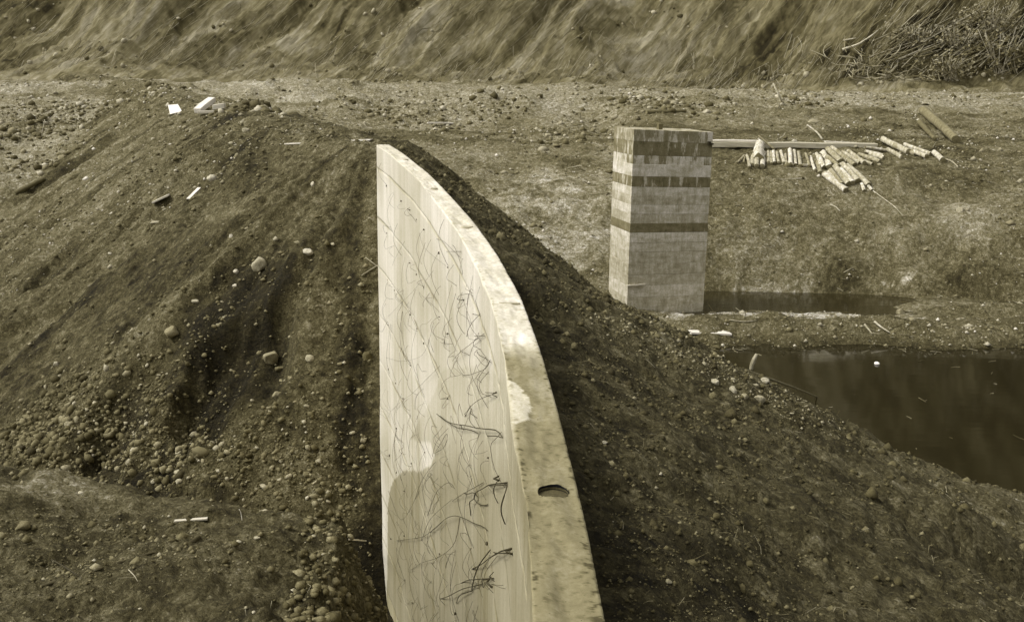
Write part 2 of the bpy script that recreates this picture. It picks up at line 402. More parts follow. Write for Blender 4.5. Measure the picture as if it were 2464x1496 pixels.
def tone_map(X, Y, Z):
    ground(X, Y); q_ = dict(LAST); left = q_['left']; dR, sR, dL, sL = q_['dR'], q_['sR'], q_['dL'], q_['sL']
    n_lo = fbm(X * 0.5, Y * 0.5, 4, 0.55, 81); n_hi = 0.6 * fbm(X * 2.0, Y * 3.2, 3, 0.6, 82) + 0.8 * fbm(X * 7.5, Y * 9.0, 3, 0.65, 86)
    far = 0.182 + 0.045 * n_lo + 0.042 * n_hi
    # middle light flat left of the pier, berm face lighter, firewood slope darker
    fb = sstep(48, 50.5, Y) * (1 - sstep(54, 57, Y)); far = far + 0.07 * fb
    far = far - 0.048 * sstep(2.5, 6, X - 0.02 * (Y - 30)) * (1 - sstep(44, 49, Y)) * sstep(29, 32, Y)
    far = far + 0.16 * np.maximum(blob(X, Y, 1290, 520, 190, 4.2), 0) * (0.6 + 0.5 * n_hi + 0.3)
    trk = vn(X * 0.12 + 3, (Y + 0.5 * n_lo) * 1.5, 85); far = far * (1 - 0.42 * sstep(0.2, 0.7, trk) * sstep(26, 32, Y)) + 0.10 * blob(X, Y, 2330, 520, 90, 1.2)
    far = far + 0.03 * sstep(-9, -13, X) * sstep(24, 28, Y) * (0.6 + 0.8 * sstep(-0.2, 0.5, n_lo))
    far = far - 0.06 * blob(X, Y, 2290, 440, 130, 1.2, 0.8) - 0.05 * blob(X, Y, 1480, 640, 70, 0.9)
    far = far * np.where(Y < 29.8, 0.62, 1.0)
    # embankment
    st = fbm(sL * 1.1 + np.arctan2(Y - 22, X + 2.7) * 5.0, dL * 0.22, 4, 0.6, 83)
    embL = 0.084 + 0.050 * st - 0.045 * sstep(0.35, 0.75, vn(sL * 1.4 + np.arctan2(Y - 22, X + 2.7) * 6.0 + 0.4 * n_lo, dL * 0.10, 88)) * sstep(1.0, 2.5, dL) + 0.03 * n_hi + 0.035 * sstep(1.3, 0.4, dL)
    embL = embL + 0.035 * sstep(4, 14, sL)
    embL = embL * (1 - 0.5 * sstep(0.9, -0.3, Z) * sstep(-6.2, -4.4, X))
    wL = sstep(-0.02, 0.10, q_['eL'] - q_['g'] + 0.10 * n_hi)
    crestw = sstep(24, 40, Y)
    st2 = fbm(sR * 0.8 + 0.4 * dR, dR * 0.35, 4, 0.6, 84)
    embR = 0.086 + 0.026 * st2 + 0.026 * n_hi - 0.022 * sstep(1.6, 0.1, dR) + 0.05 * sstep(0.75, 0.3, Z) * sstep(13, 17, Y) + 0.03 * sstep(3.5, 6.5, dR)
    wR = sstep(-0.08, 0.10, q_['eR'] - q_['g'] + 0.10 * n_hi)
    near_l = 0.085 + 0.03 * n_hi + 0.02 * n_lo
    near_l = near_l + 0.10 * blob(X, Y, 130, 1180, 200, 0.7) + 0.03 * blob(X, Y, 560, 1370, 220, 0.6)
    t = far
    t = np.where(left & (Y < 22), near_l * sstep(-0.2, 0.1, q_['mz'] - np.maximum(q_['eL'], q_['g'])) + embL * (1 - sstep(-0.2, 0.1, q_['mz'] - np.maximum(q_['eL'], q_['g']))), t)
    t = np.where(left & (Y >= 22), t * (1 - wL) + embL * wL, t)
    t = np.where(~left, np.where(Y < 30, t * (1 - wR) + embR * wR, t), t)
    for (px, py, rp, ry, k) in ((570, 880, 155, 1.35, 0.28), (130, 640, 80, 0.9, 0.6), (255, 1070, 100, 1.2, 0.55), (620, 265, 70, 1.2, 0.55), (1240, 430, 60, 1.0, 0.9)):
        t = t * (1 - (1 - k) * blob(X, Y, px, py, rp, ry, 0.35))
    # sky glint of the channel painted as a pale ground strip; pale bars
    glint_strip = sstep(28.2, 28.5, Y + 0.2 * n_lo) * (1 - sstep(29.6, 29.9, Y)) * sstep(3.5, 5.0, X) * (1 - sstep(8.5, 12, X))
    bar = sstep(32.0, 32.3, Y + 0.35 * n_lo) * (1 - sstep(32.5, 32.8, Y + 0.4 * n_hi)) * sstep(4, 6, X) * (1 - sstep(12, 14, X))
    t = t + 0.50 * glint_strip * (0.7 + 0.5 * n_hi) + 0.22 * bar * sstep(0.0, 0.5, n_hi)
    # damp rim at the water
    t = t * (1 - 0.45 * sstep(0.22, 0.02, Z) * (Y < 27))
    a = math.radians(47); v = X * math.sin(a) - (Y - 62) * 1.32 * math.cos(a); tt = X * math.cos(a) + (Y - 62) * 1.32 * math.sin(a)
    v = v + 0.9 * vn(X * 0.22, Y * 0.3, 58)
    rib = vn(v * 0.8, tt * 0.12, 55) * 0.6 + vn(v * 1.9, tt * 0.2, 56) * 0.5 + vn(v * 4.5, tt * 0.35, 59) * 0.4 + vn(v * 9, tt * 0.8, 60) * 0.25
    pat = sstep(0.35, 0.8, vn(v * 1.1, tt * 0.35, 57)) * sstep(6, 1, Y - 62)
    hill = 0.150 + 0.095 * rib - 0.05 * sstep(0.2, 0.7, fbm(X * 0.35 + 0.3 * Y, Y * 0.9, 3, 0.6, 64)) + 0.03 * n_hi + 0.09 * pat - 0.03 * sstep(9, 16, X) - 0.05 * sstep(18, 27, X)
    hs_ = sstep(61.5, 63, Y)
    return np.clip(t * (1 - hs_) + hill * hs_, 0.018, 0.6)
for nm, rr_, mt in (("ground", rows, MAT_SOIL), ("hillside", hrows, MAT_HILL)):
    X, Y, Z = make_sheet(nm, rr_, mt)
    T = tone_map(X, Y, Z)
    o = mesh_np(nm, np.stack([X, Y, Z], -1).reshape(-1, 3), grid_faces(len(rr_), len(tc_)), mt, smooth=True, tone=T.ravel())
    tag(o, kind='structure')

# ------------------------------------------------------------------ water
def water_mat(name, tone, rough, bscale, bstr):
    m, t, b = new_mat(name)
    b.inputs['Base Color'].default_value = sep(tone); b.inputs['Roughness'].default_value = rough
    b.inputs['Specular IOR Level'].default_value = 0.5; b.inputs['IOR'].default_value = 1.33
    bump(t, b, noise(t, bscale, 3, 0.5, stretch=(0.5, 1.6, 1)), bstr, 0.02)
    return m
MAT_POND = water_mat("still_water", 0.011, 0.06, 1.3, 0.10)
MAT_RIVER = water_mat("moving_water", 0.02, 0.10, 2.5, 0.35)
def sheet(name, x0, x1, y0, y1, z, mat, n=40):
    X, Y = np.meshgrid(np.linspace(x0, x1, n), np.linspace(y0, y1, n))
    o = mesh_np(name, np.stack([X, Y, X * 0 + z], -1).reshape(-1, 3), grid_faces(n, n), mat, True)
    return tag(o, kind='structure')
sheet("pond_water", 1.2, 40, 11, 28.0, 0.0, MAT_POND)
sheet("river_water", 2.5, 40, 28.6, 33.2, 0.02, MAT_RIVER)

# ------------------------------------------------------------------ curved wall
wall = empty("concrete_wall", (float(WALL[60, 0]), float(WALL[60, 1]), 0), "long pale concrete wall curving away to the left with rusty tie wires on its face", "wall")
def wpart(o):
    o.parent = wall; o.matrix_parent_inverse = Matrix.Translation(-Vector(wall.location)); return o
RET = np.array([[-0.1205 * 16.4, 16.4], [-0.1205 * 18.5, 18.5], [-0.120 * 22.5, 22.5]])
def wall_mesh():
    P = np.vstack([WALL, RET])
    # densify near the camera by y is enough: 210 stations
    tan = np.gradient(P, axis=0)
    tan[-4:-2] = tan[-5]
    nr = np.stack([tan[:, 1], -tan[:, 0]], 1); nr /= np.linalg.norm(nr, axis=1)[:, None]
    nL = len(P)
    th = thick(P[:, 1]); zt = top_z(P[:, 1]); zt[-3:] = [5.55, 5.25, 4.9]; zt[-4] = top_z(WALL[-1, 1])
    dep = [0.0, 0.004, 0.015]
    lifts = [0.30, 0.98, 1.66, 2.34, 3.02, 3.70, 4.38, 5.06, 5.74, 6.42]
    prof = [(0.0, 0.0), (-0.0, 0.018)]
    off = 0.0
    last = 0.018
    rs = random.Random(3)
    for L in lifts:
        for q in np.arange(last + 0.032, L - 0.02, 0.032): prof.append((off, q))
        prof += [(off, L - 0.005), (off + 0.003, L - 0.002), (off + 0.003, L + 0.002)]
        off = rs.uniform(-0.0015, 0.0015); prof.append((off, L + 0.005)); last = L + 0.005
    prof.append((off, 7.2))
    prof = np.array(prof)                     # (inset, depth) down the left face
    nd_ = len(prof)
    sarc = np.concatenate([[0], np.cumsum(np.linalg.norm(np.diff(P, axis=0), axis=1))])
    verts = []; tones = []; info = []
    A = sarc[:, None] + 0 * prof[None, :, 1]; Dp = 0 * sarc[:, None] + prof[None, :, 1]
    wav = 0.010 * fbm(A * 0.9, Dp * 0.7, 3, 0.5, 91) + 0.003 * fbm(A * 9, Dp * 1.2, 2, 0.5, 92)
    fx = P[:, None, 0] + nr[:, None, 0] * (prof[None, :, 0] + wav); fy = P[:, None, 1] + nr[:, None, 1] * (prof[None, :, 0] + wav)
    chip = 0.010 * np.clip(fbm(sarc * 9, sarc * 0 + 2, 4, 0.7, 93), 0, 1)
    fz = zt[:, None] - Dp; fz[:, 0] -= chip
    face = np.stack([fx, fy, fz], -1)
    # top, across (7), then right face down
    ts = np.linspace(0, 1, 23)[1:]
    tx = P[:, None, 0] + nr[:, None, 0] * th[:, None] * ts; ty = P[:, None, 1] + nr[:, None, 1] * th[:, None] * ts
    wav2 = 0.010 * fbm(sarc[:, None] * 2.5 + 0 * ts, ts[None, :] * 2 + 0 * sarc[:, None], 3, 0.6, 94)
    tz = zt[:, None] + wav2 * np.sin(ts * math.pi)[None, :]; tz[:, -1] -= 0.5 * chip[::-1]
    topv = np.stack([tx, ty, tz], -1)
    rx = np.stack([tx[:, -1]] * 3, 1); ry = np.stack([ty[:, -1]] * 3, 1); rz = np.stack([zt - 0.6, zt - 2.0, zt - 7.2], 1)
    rv = np.stack([rx, ry, rz], -1)
    allv = np.concatenate([face[:, ::-1], topv, rv], 1)      # bottom-left ... top ... bottom-right
    nc = allv.shape[1]
    Fq = grid_faces(nL, nc, True)
    # closing end faces of the first and last station
    return allv, Fq, nL, nc, sarc, Dp[:, ::-1], nd_, zt
allv, Fq, nL, nc, sarc, Dp, nd_, zt = wall_mesh()

def w_uv(px, py):                             # a pixel on the wall face -> (y in plan, depth below wall top)
    r = ray(px, py)
    t = r[0]
    i = np.argsort(WT[20:]); y = float(np.interp(t, WT[20:][i], WALL[20:, 1][i]))
    return y, float(top_z(y) - (CAMZ + r[2] * y))
def w_top(px, py):
    r = ray(px, py); y = TA / (-r[2] + TB); return np.array([r[0] * y, y, top_z(y)])
def in_poly(x, y, poly):
    c = np.zeros(x.shape, bool); n = len(poly); j = n - 1
    for i in range(n):
        xi, yi = poly[i]; xj, yj = poly[j]
        m = ((yi > y) != (yj > y)) & (x < (xj - xi) * (y - yi) / (yj - yi + 1e-12) + xi)
        c ^= m; j = i
    return c
# tone: pale dry concrete, a damp lower part with a scalloped edge
PXs = 0 * allv[..., 0]; PYs = PXs.copy()
yst = allv[:, 0, 1][:, None] + 0 * allv[..., 1]
depth = zt[:, None] - allv[..., 2]
damp_poly = [w_uv(*p) for p in ((1060, 890), (1080, 882), (1130, 884), (1180, 893), (1216, 910), (1300, 1600), (930, 1600), (932, 1240), (938, 1180), (950, 1150), (975, 1130), (1010, 1132), (1035, 1125),
                                (1046, 1095), (1035, 1070), (1010, 1060), (985, 1053), (1000, 1020), (1030, 980), (1050, 930))]
stn = fbm(yst * 5.5, depth * 0.22, 4, 0.65, 95); stn2 = fbm(yst * 22, depth * 0.5, 3, 0.65, 96); bl = fbm(yst * 1.0, depth * 0.9, 4, 0.55, 97)
tone = 0.49 + 0.03 * stn + 0.022 * stn2 + 0.07 * bl
sub = in_poly(yst + 0.02 * stn2, depth + 0.02 * bl, damp_poly)
qv = (CAMZ - allv[..., 2]) / np.maximum(yst, 1)
tone = np.where(sub, tone * (0.88 - 0.38 * sstep(0.33, 0.43, qv)), tone)
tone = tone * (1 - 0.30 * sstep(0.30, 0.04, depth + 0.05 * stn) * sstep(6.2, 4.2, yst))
ANCH = [(ya, da) for ya in np.arange(3.4, 14.6, 0.56) for da in np.arange(0.45, 5.8, 0.62)]
for ya, da in ANCH:
    i0, i1 = np.searchsorted(yst[:, 0], [ya - 0.05, ya + 0.05])
    if i1 <= i0: continue
    dd = depth[i0:i1] - da
    tone[i0:i1] *= 1 - 0.30 * np.exp(-((yst[i0:i1] - ya) / 0.012) ** 2) * (dd > 0) * np.exp(-np.maximum(dd, 0) / 0.22)
seam = np.zeros_like(depth)
for L_ in (0.30, 0.98, 1.66, 2.34, 3.02, 3.70, 4.38, 5.06, 5.74, 6.42): seam = np.maximum(seam, np.exp(-((depth - L_) / 0.012) ** 2))
tone = tone * (1 - 0.4 * seam * sstep(-0.5, 0.6, vn(yst * 1.7, depth, 103)))
tone = tone - 0.05 * np.clip(vn(yst * 14, depth * 0.3, 98), 0, 1) * sstep(0.3, 2.0, depth)
istop = np.zeros(allv.shape[:2], bool); istop[:, nd_:nd_ + 22] = True
ttop = 0.50 + 0.05 * fbm(allv[..., 0] * 6, allv[..., 1] * 5, 4, 0.6, 99)
yT = allv[..., 1]; across = np.linspace(0, 1, nc)[None, :] + 0 * yT
cx = (allv[..., 0] - np.interp(yT, WALL[:, 1], WALL[:, 0])) / 0.21
edge = 5.55 - 1.15 * np.clip(1.0 - cx * 1.35, 0, 1) ** 0.8 + 0.06 * fbm(allv[..., 0] * 7, yT * 7, 3, 0.6, 100)
y1 = w_top(1215, 880)[1]
dampT = (1 - sstep(0, 0.25, yT - y1 + 0.15 * bl)) * (1 - 0.22 * sstep(0.1, 0.6, vn(yT * 1.3, cx * 0.8, 101) + 0.4 * vn(yT * 5, cx * 2, 105)))
blobp = [w_top(*p)[:2] for p in ((1222, 915), (1245, 922), (1268, 955), (1276, 985), (1268, 1010), (1240, 1022), (1225, 1000))]
inb = in_poly(allv[..., 0] + 0.008 * stn2, yT, blobp)
ttop = ttop + 0.05 * fbm(allv[..., 0] * 30, yT * 22.0, 4, 0.75, 104)
ttop = np.where(inb, 0.44, ttop * (1 - 0.66 * dampT))
ttop = ttop - 0.16 * sstep(0.55, 0.8, fbm(allv[..., 0] * 40, yT * 40, 3, 0.7, 102)) * (0.3 + 0.7 * (np.abs(cx - 0.5) > 0.4))
tone = np.where(istop, ttop, tone)
tone = np.clip(tone, 0.05, 0.95)

def concrete_attr(name):
    m, t, b = new_mat(name); b.inputs['Roughness'].default_value = 0.85
    a = nd(t, "ShaderNodeAttribute", attribute_name="tone")
    st = noise(t, 30.0, 4, 0.65, stretch=(1, 1, 0.035)); fine = noise(t, 60, 6, 0.8); sp_ = noise(t, 90, 2, 0.5)
    v = math_(t, 'MULTIPLY', a.outputs['Fac'], remap(t, st, 0.95, 1.04)); v = math_(t, 'MULTIPLY', v, remap(t, fine, 0.78, 1.18))
    v = math_(t, 'MULTIPLY', v, remap(t, sp_, 0.35, 1.0, 0.24, 0.30))
    t.links.new(ramp_out(t, v), b.inputs['Base Color'])
    bump(t, b, math_(t, 'ADD', fine, st), 0.35, 0.006)
    return m
MAT_WALL = concrete_attr("wall_concrete")
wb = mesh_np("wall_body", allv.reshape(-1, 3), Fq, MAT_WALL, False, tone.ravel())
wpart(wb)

def wall_pt(y, depth_, outd=0.0):
    y = min(max(y, WALL[0, 1]), WALL[-1, 1]); x = float(np.interp(y, WALL[:, 1], WALL[:, 0]))
    i = int(np.clip(np.searchsorted(WALL[:, 1], y), 9, len(WALL) - 10)); tv = WALL[i + 9] - WALL[i - 9]; tv /= np.linalg.norm(tv)
    nl = np.array([-tv[1], tv[0]])
    return np.array([x + nl[0] * outd, y + nl[1] * outd, float(top_z(y)) - depth_])
# filled sockets further along the top: thin mortar plugs
MAT_PLUG = plain_mat("mortar_plug", 0.34, (0.7, 1.2), 30)
for (px, py, rx, ry) in ((1226, 731, 28, .25), (1124, 547, 16, .6), (1045, 454, 9, .7), (976, 385, 7, .7)):
    c = w_top(px, py); r = rx * pxm(c); bm = bmesh.new()
    bmesh.ops.create_cone(bm, cap_ends=True, segments=20, radius1=r, radius2=r * 0.9, depth=0.02, matrix=Matrix.Translation((c[0], c[1], c[2] - 0.002)) @ Matrix.Diagonal((1, ry, 1, 1)))
    wpart(bm_obj("socket_plug", bm, MAT_PLUG))
# ---- the body is cut by real cylinders so the recesses have depth
def cut_sockets():
    bm = bmesh.new()
    for (px, py, wpx, dp) in ((1331, 1182, 74, 0.022),):
        c = w_top(px, py); r = 0.5 * wpx * pxm(c)
        ang = 0
        mtx = Matrix.Translation((c[0], c[1], c[2])) @ Matrix.Diagonal((1, 1, 1, 1))
        if wpx == 58: mtx = Matrix.Translation((c[0], c[1], c[2])) @ Matrix.Diagonal((1.0, 0.35, 1, 1))
        bmesh.ops.create_cone(bm, cap_ends=True, segments=28, radius1=r, radius2=r, depth=2 * dp, matrix=mtx)
    me = bpy.data.meshes.new("cutter"); bm.to_mesh(me); bm.free()
    co = bpy.data.objects.new("cutter", me); COL.objects.link(co)
    wb.parent = None
    md = wb.modifiers.new("cut", 'BOOLEAN'); md.operation = 'DIFFERENCE'; md.object = co; md.solver = 'FAST'
    dg = bpy.context.evaluated_depsgraph_get(); nm_ = bpy.data.meshes.new_from_object(wb.evaluated_get(dg))
    ok = len(nm_.polygons) > 0.8 * len(wb.data.polygons)
    wb.modifiers.clear()
    bpy.data.objects.remove(co)
    if ok: wb.data = nm_; wb.data.name = "wall_body"
    wpart(wb)
    return ok
SOCK = cut_sockets()
for (px, py, wpx, dp) in ((1331, 1182, 74, 0.022),):
    c = w_top(px, py); r = 0.5 * wpx * pxm(c); bm = bmesh.new(); n = 28
    lo = [bm.verts.new((c[0] + r * 1.005 * math.cos(2 * math.pi * i / n), c[1] + r * 1.005 * math.sin(2 * math.pi * i / n), c[2] - dp + 0.004)) for i in range(n)]
    hi = [bm.verts.new((c[0] + r * 0.985 * math.cos(2 * math.pi * i / n), c[1] + r * 0.985 * math.sin(2 * math.pi * i / n), c[2] - 0.006)) for i in range(n)]
    for i in range(n): bm.faces.new((lo[i], hi[i], hi[(i + 1) % n], lo[(i + 1) % n]))
    bm.faces.new(lo)
    wpart(bm_obj("post_socket", bm, plain_mat("dark_grit", 0.055, (0.6, 1.5), 60)))  # one dark tone for the floor and lining of the shallow socket

# ---- tie wires
wire_px = [  # traced in the photo grid: (points, radius mm)
    ([(1052, 995), (1075, 1012), (1100, 1020), (1130, 1022), (1160, 1030), (1212, 1035), (1212, 1052)], 3.2),
    ([(1060, 1000), (1085, 1015), (1112, 1030), (1140, 1033), (1152, 1042)], 3.0),
    ([(1112, 1026), (1120, 1018), (1122, 1028), (1114, 1030)], 2.6),
    ([(1174, 1048), (1212, 1048), (1212, 1053)], 2.6),
    ([(1198, 945), (1175, 955), (1150, 970), (1136, 982), (1120, 1002)], 3.0),
    ([(1136, 982), (1150, 1005)], 2.6), ([(1136, 982), (1138, 1000), (1148, 1030)], 2.4), ([(1134, 975), (1133, 990), (1124, 1000)], 2.4),
    ([(1198, 942), (1199, 955)], 4.0), ([(1170, 943), (1198, 945)], 2.4),
    ([(1225, 1160), (1190, 1165), (1160, 1180), (1145, 1195), (1150, 1208), (1170, 1218), (1176, 1213)], 3.6),
    ([(1225, 1162), (1227, 1190), (1218, 1260)], 3.4), ([(1205, 1150), (1203, 1175), (1201, 1210)], 2.8), ([(1203, 1145), (1204, 1156)], 6.0),
    ([(1180, 1168), (1225, 1166)], 3.0), ([(1145, 1185), (1150, 1200), (1138, 1208), (1135, 1240)], 3.8),
    ([(1118, 1185), (1140, 1188), (1146, 1180), (1152, 1195)], 3.0), ([(1090, 1205), (1118, 1190), (1150, 1172), (1165, 1160)], 2.6),
    ([(1236, 1318), (1215, 1325), (1190, 1342), (1165, 1358), (1138, 1368)], 4.2), ([(1236, 1318), (1237, 1333)], 5.0),
    ([(1182, 1322), (1165, 1355), (1155, 1380), (1137, 1418)], 4.4), ([(1190, 1328), (1215, 1330), (1237, 1330)], 3.4),
    ([(1190, 1390), (1165, 1392), (1130, 1394), (1112, 1402)], 3.4), ([(1190, 1375), (1192, 1398)], 3.0), ([(1183, 1388), (1186, 1412)], 8.0),
    ([(1165, 1412), (1168, 1395), (1180, 1393)], 3.2),
    ([(1035, 1280), (1060, 1265), (1080, 1245), (1105, 1238), (1125, 1245), (1150, 1260), (1175, 1268), (1175, 1276)], 3.0),
    ([(955, 1300), (990, 1296), (1030, 1290), (1050, 1270), (1070, 1250)], 2.6),
    ([(990, 1370), (1020, 1352), (1060, 1342), (1090, 1320), (1100, 1305), (1108, 1285), (1108, 1245)], 2.4),
    ([(1060, 1440), (1090, 1432), (1120, 1415), (1160, 1405)], 3.4), ([(1100, 1450), (1115, 1430), (1140, 1420)], 3.4),
    ([(1090, 868), (1115, 848), (1145, 825), (1167, 802)], 2.6), ([(1143, 808), (1170, 808)], 2.2), ([(1115, 846), (1128, 848), (1132, 855)], 2.2),
    ([(1150, 845), (1182, 865), (1184, 872)], 2.8), ([(1182, 866), (1180, 885), (1160, 895), (1140, 902), (1115, 902)], 2.4), ([(1155, 897), (1160, 920)], 2.2),
    ([(1125, 810), (1140, 788), (1158, 755)], 2.6), ([(1142, 755), (1158, 757), (1158, 760)], 2.2), ([(1157, 757), (1156, 690)], 1.6),
    ([(1103, 720), (1110, 712), (1138, 705), (1140, 712)], 2.4), ([(1103, 718), (1118, 722)], 2.4), ([(1138, 705), (1125, 685)], 2.0),
    ([(1075, 605), (1112, 605)], 2.2), ([(1090, 590), (1105, 592), (1118, 640), (1115, 660)], 2.0), ([(1052, 575), (1078, 578), (1110, 620)], 1.9),
    ([(1065, 818), (1080, 815), (1072, 830)], 2.8), ([(1075, 800), (1075, 830), (1085, 845)], 2.0), ([(1060, 822), (1080, 826), (1092, 828)], 1.8),
    ([(1020, 740), (1030, 720), (1035, 705)], 1.7), ([(1025, 720), (1045, 715)], 1.7), ([(1020, 700), (1045, 650)], 1.5),
    ([(1010, 560), (1020, 590), (1045, 610), (1075, 640)], 1.4), ([(945, 640), (965, 610), (975, 580)], 1.4),
    ([(935, 760), (960, 740), (1000, 700), (1020, 670)], 1.5), ([(930, 860), (970, 870), (1010, 862), (1030, 850), (1040, 800), (1045, 775)], 1.5),
    ([(940, 990), (975, 960), (990, 955), (1060, 880)], 1.5), ([(1000, 985), (1010, 950), (1020, 935)], 1.6),
    ([(1042, 1098), (1060, 1060), (1080, 1030)], 1.8), ([(1045, 1090), (1075, 1080), (1090, 1050), (1088, 1030), (1070, 1062), (1050, 1085)], 2.0),
    ([(935, 1180), (960, 1240), (975, 1255), (990, 1230), (1010, 1180)], 1.8), ([(1000, 1200), (1025, 1150), (1050, 1110)], 2.0),
    ([(1015, 1300), (1040, 1250), (1075, 1215), (1090, 1200)], 2.2), ([(1030, 1240), (1060, 1180), (1080, 1160), (1095, 1158), (1095, 1175)], 2.2),
]
def smooth_path(P, n):
    P = np.asarray(P, float)
    if len(P) < 3: return np.linspace(P[0], P[-1], max(n // 2, 3)) if len(P) == 2 else P
    t = np.concatenate([[0], np.cumsum(np.linalg.norm(np.diff(P, axis=0), axis=1))]); u = np.linspace(0, t[-1], n)
    Q = np.stack([np.interp(u, t, P[:, k]) for k in range(P.shape[1])], 1)
    for _ in range(2): Q[1:-1] = 0.25 * Q[:-2] + 0.5 * Q[1:-1] + 0.25 * Q[2:]
    return Q
I_KNOT = np.array([[1, 0, 0], [0, 1, 0], [-1, 0, 0], [0, -1, 0], [.7, 0, 1.6], [0, .7, 1.6], [-.7, 0, 1.6], [0, -.7, 1.6]], float)
F_KNOT = np.array([[0, 1, 5, 4], [1, 2, 6, 5], [2, 3, 7, 6], [3, 0, 4, 7], [4, 5, 6, 7]])
def add_wire(pts3, r): wpart(tube_obj("tie_wire", pts3, r, MAT_WIRE, None, 4))
for (pp, r) in wire_px:
    uv = smooth_path([w_uv(*p) for p in pp], 3 * len(pp))
    n = len(uv); pts = [wall_pt(u, d, 0.006 + 0.03 * math.sin(math.pi * i / (n - 1)) ) for i, (u, d) in enumerate(uv)]
    add_wire(pts, r * (0.00105 if pp[0][1] > 980 else 0.00078))
rw = random.Random(5)
cnt = 0; fv, ff, fo = [], [], 0
order = sorted(ANCH, key=lambda q: q[0] + rw.uniform(0, 1.5))
for (y, dpt) in order:
    if dpt > 0.485 * y + 2.0 or (y < 5.6 and dpt < 0.8) or rw.random() < 0.10: continue
    low_ = (1.75 + dpt) / y > 0.26
    far_ = y > 6.6
    for q in range((rw.choice([1, 2, 3, 4]) if low_ else rw.choice([1, 1, 2])) if far_ else rw.choice([0, 0, 1, 1, 2])):
        n = 12; L = rw.uniform(0.12, 0.62) * (1.5 if low_ else 1.0)
        u_ = y + rw.uniform(-0.05, 0.05); d_ = dpt + rw.uniform(-0.05, 0.05); ang = rw.choice([rw.uniform(0.2, 1.2), rw.uniform(-1.3, -0.2), rw.uniform(1.2, 2.6), rw.uniform(2.6, 4.0)])
        pts = []
        for i in range(n):
            pts.append(wall_pt(u_, d_, 0.004 + 0.07 * math.sin(math.pi * min(1, 1.1 * i / n))))
            u_ += L / n * math.cos(ang); d_ += L / n * math.sin(ang); ang += rw.choice([0, 0.12, -0.15, 0.2, rw.uniform(-1.0, 1.0)])
        pts = np.array(pts); rd = rw.uniform(0.0010, 0.0018)
        if q == 0 and cnt < 225:
            add_wire(pts, rd); cnt += 1
        else:
            V, F = tube_np(pts, rd, 3); fv.append(V); ff.append(F + fo); fo += len(V)
    if rw.random() < 0.5:                                      # knot of rust where the tie leaves the concrete
        W = I_KNOT * rw.uniform(0.006, 0.014) + wall_pt(y, dpt, 0.006); fv.append(W); ff.append(F_KNOT + fo); fo += len(W)
o = mesh_np("tie_wire", np.vstack(fv), np.vstack(ff), MAT_WIRE); tag(o, kind='stuff'); wpart(o)

# ------------------------------------------------------------------ bridge pier
pier_xy = {}
def col_at(px, py, y):  r = ray(px, py); return np.array([r[0] * y, y])
yf = 29.0
FL = col_at(1517, 530, yf); th_ = math.radians(15)
ex = np.array([math.cos(th_), math.sin(th_)]); ey = np.array([-math.sin(th_), math.cos(th_)])
WP = 2.28; LP = 1.5
def z_at(px, py, P):
    r = ray(px, py); return CAMZ + r[2] * P[1]
FR = FL + ex * WP; BL = FL + ey * LP; BR = BL + ex * WP
zFL, zFR, zBL = z_at(1527, 311, FL), z_at(1715, 318, FR), z_at(1480, 305, BL)
zBR = zFR + (zBL - zFL) * 0.5
pier = empty("bridge_pier", (float(FL[0] + 1), float(FL[1] + 0.8), 0), "tall free standing concrete pier with horizontal board marks beside the river", "pier")
TP = [0.0, 0.062, 0.135, 0.18, 0.245, 0.30, 0.345, 0.395, 0.445, 0.495, 0.545, 0.60, 0.65, 0.715, 0.775, 0.835, 0.90, 0.955, 1.06]
COURSE = [(.38, .22, .475), (.38, .17, .43), (.43, .20, .55), (.43, .30, .66), (.40, .165, .42), (.41, .30, .62), (.38, .27, .475), (.42, .27, .60), (.37, .27, .525),
          (.38, .155, .36), (.43, .31, .60), (.38, .28, .56), (.37, .28, .475), (.35, .25, .475), (.34, .27, .53), (.41, .30, .60), (.36, .25, .525), (.35, .26, .56)]   # light, damp board mark, how much of it
def pier_mat(k, tone):
    m, t, b = new_mat("pier_course_%d" % k) if False else new_mat("pier_concrete")
    n1 = noise(t, 1.6 + 0.13 * k, 5, 0.65, stretch=(1, 1, 2.5)); n2 = noise(t, 9, 4, 0.7, stretch=(1.0, 1.0, 0.3)); n3 = noise(t, 30, 4, 0.75)
    tc = nd(t, "ShaderNodeTexCoord"); mp = nd(t, "ShaderNodeMapping"); mp.inputs['Location'].default_value = (k * 3.7, k * 1.3, 0); mp.inputs['Scale'].default_value = (1.7, 1.7, 0.35)
    t.links.new(tc.outputs['Object'], mp.inputs[0]); n4 = nd(t, "ShaderNodeTexNoise"); n4.inputs['Scale'].default_value = 2.4; n4.inputs['Detail'].default_value = 6; n4.inputs['Roughness'].default_value = 0.72
    t.links.new(mp.outputs[0], n4.inputs['Vector'])
    patch = remap(t, n4.outputs[0], 0.0, 1.0, COURSE[k][2] - 0.025, COURSE[k][2] + 0.025)
    dk = nd(t, "ShaderNodeMix"); dk.data_type = 'FLOAT'; t.links.new(patch, dk.inputs[0]); dk.inputs[2].default_value = COURSE[k][0] * 1.16; dk.inputs[3].default_value = COURSE[k][1] * (1.32 if COURSE[k][1] > 0.24 else 1.0)
    v = math_(t, 'MULTIPLY', dk.outputs[0], remap(t, n1, 0.72, 1.25)); v = math_(t, 'MULTIPLY', v, remap(t, n2, 0.72, 1.22)); v = math_(t, 'MULTIPLY', v, remap(t, n3, 0.75, 1.22))
    # short pale gaps where boards met
    t.links.new(ramp_out(t, v), b.inputs['Base Color']); bump(t, b, n3, 0.3, 0.01)
    return m
rp = random.Random(9)
CR = [(FL, zFL), (FR, zFR), (BR, zBR), (BL, zBL)]
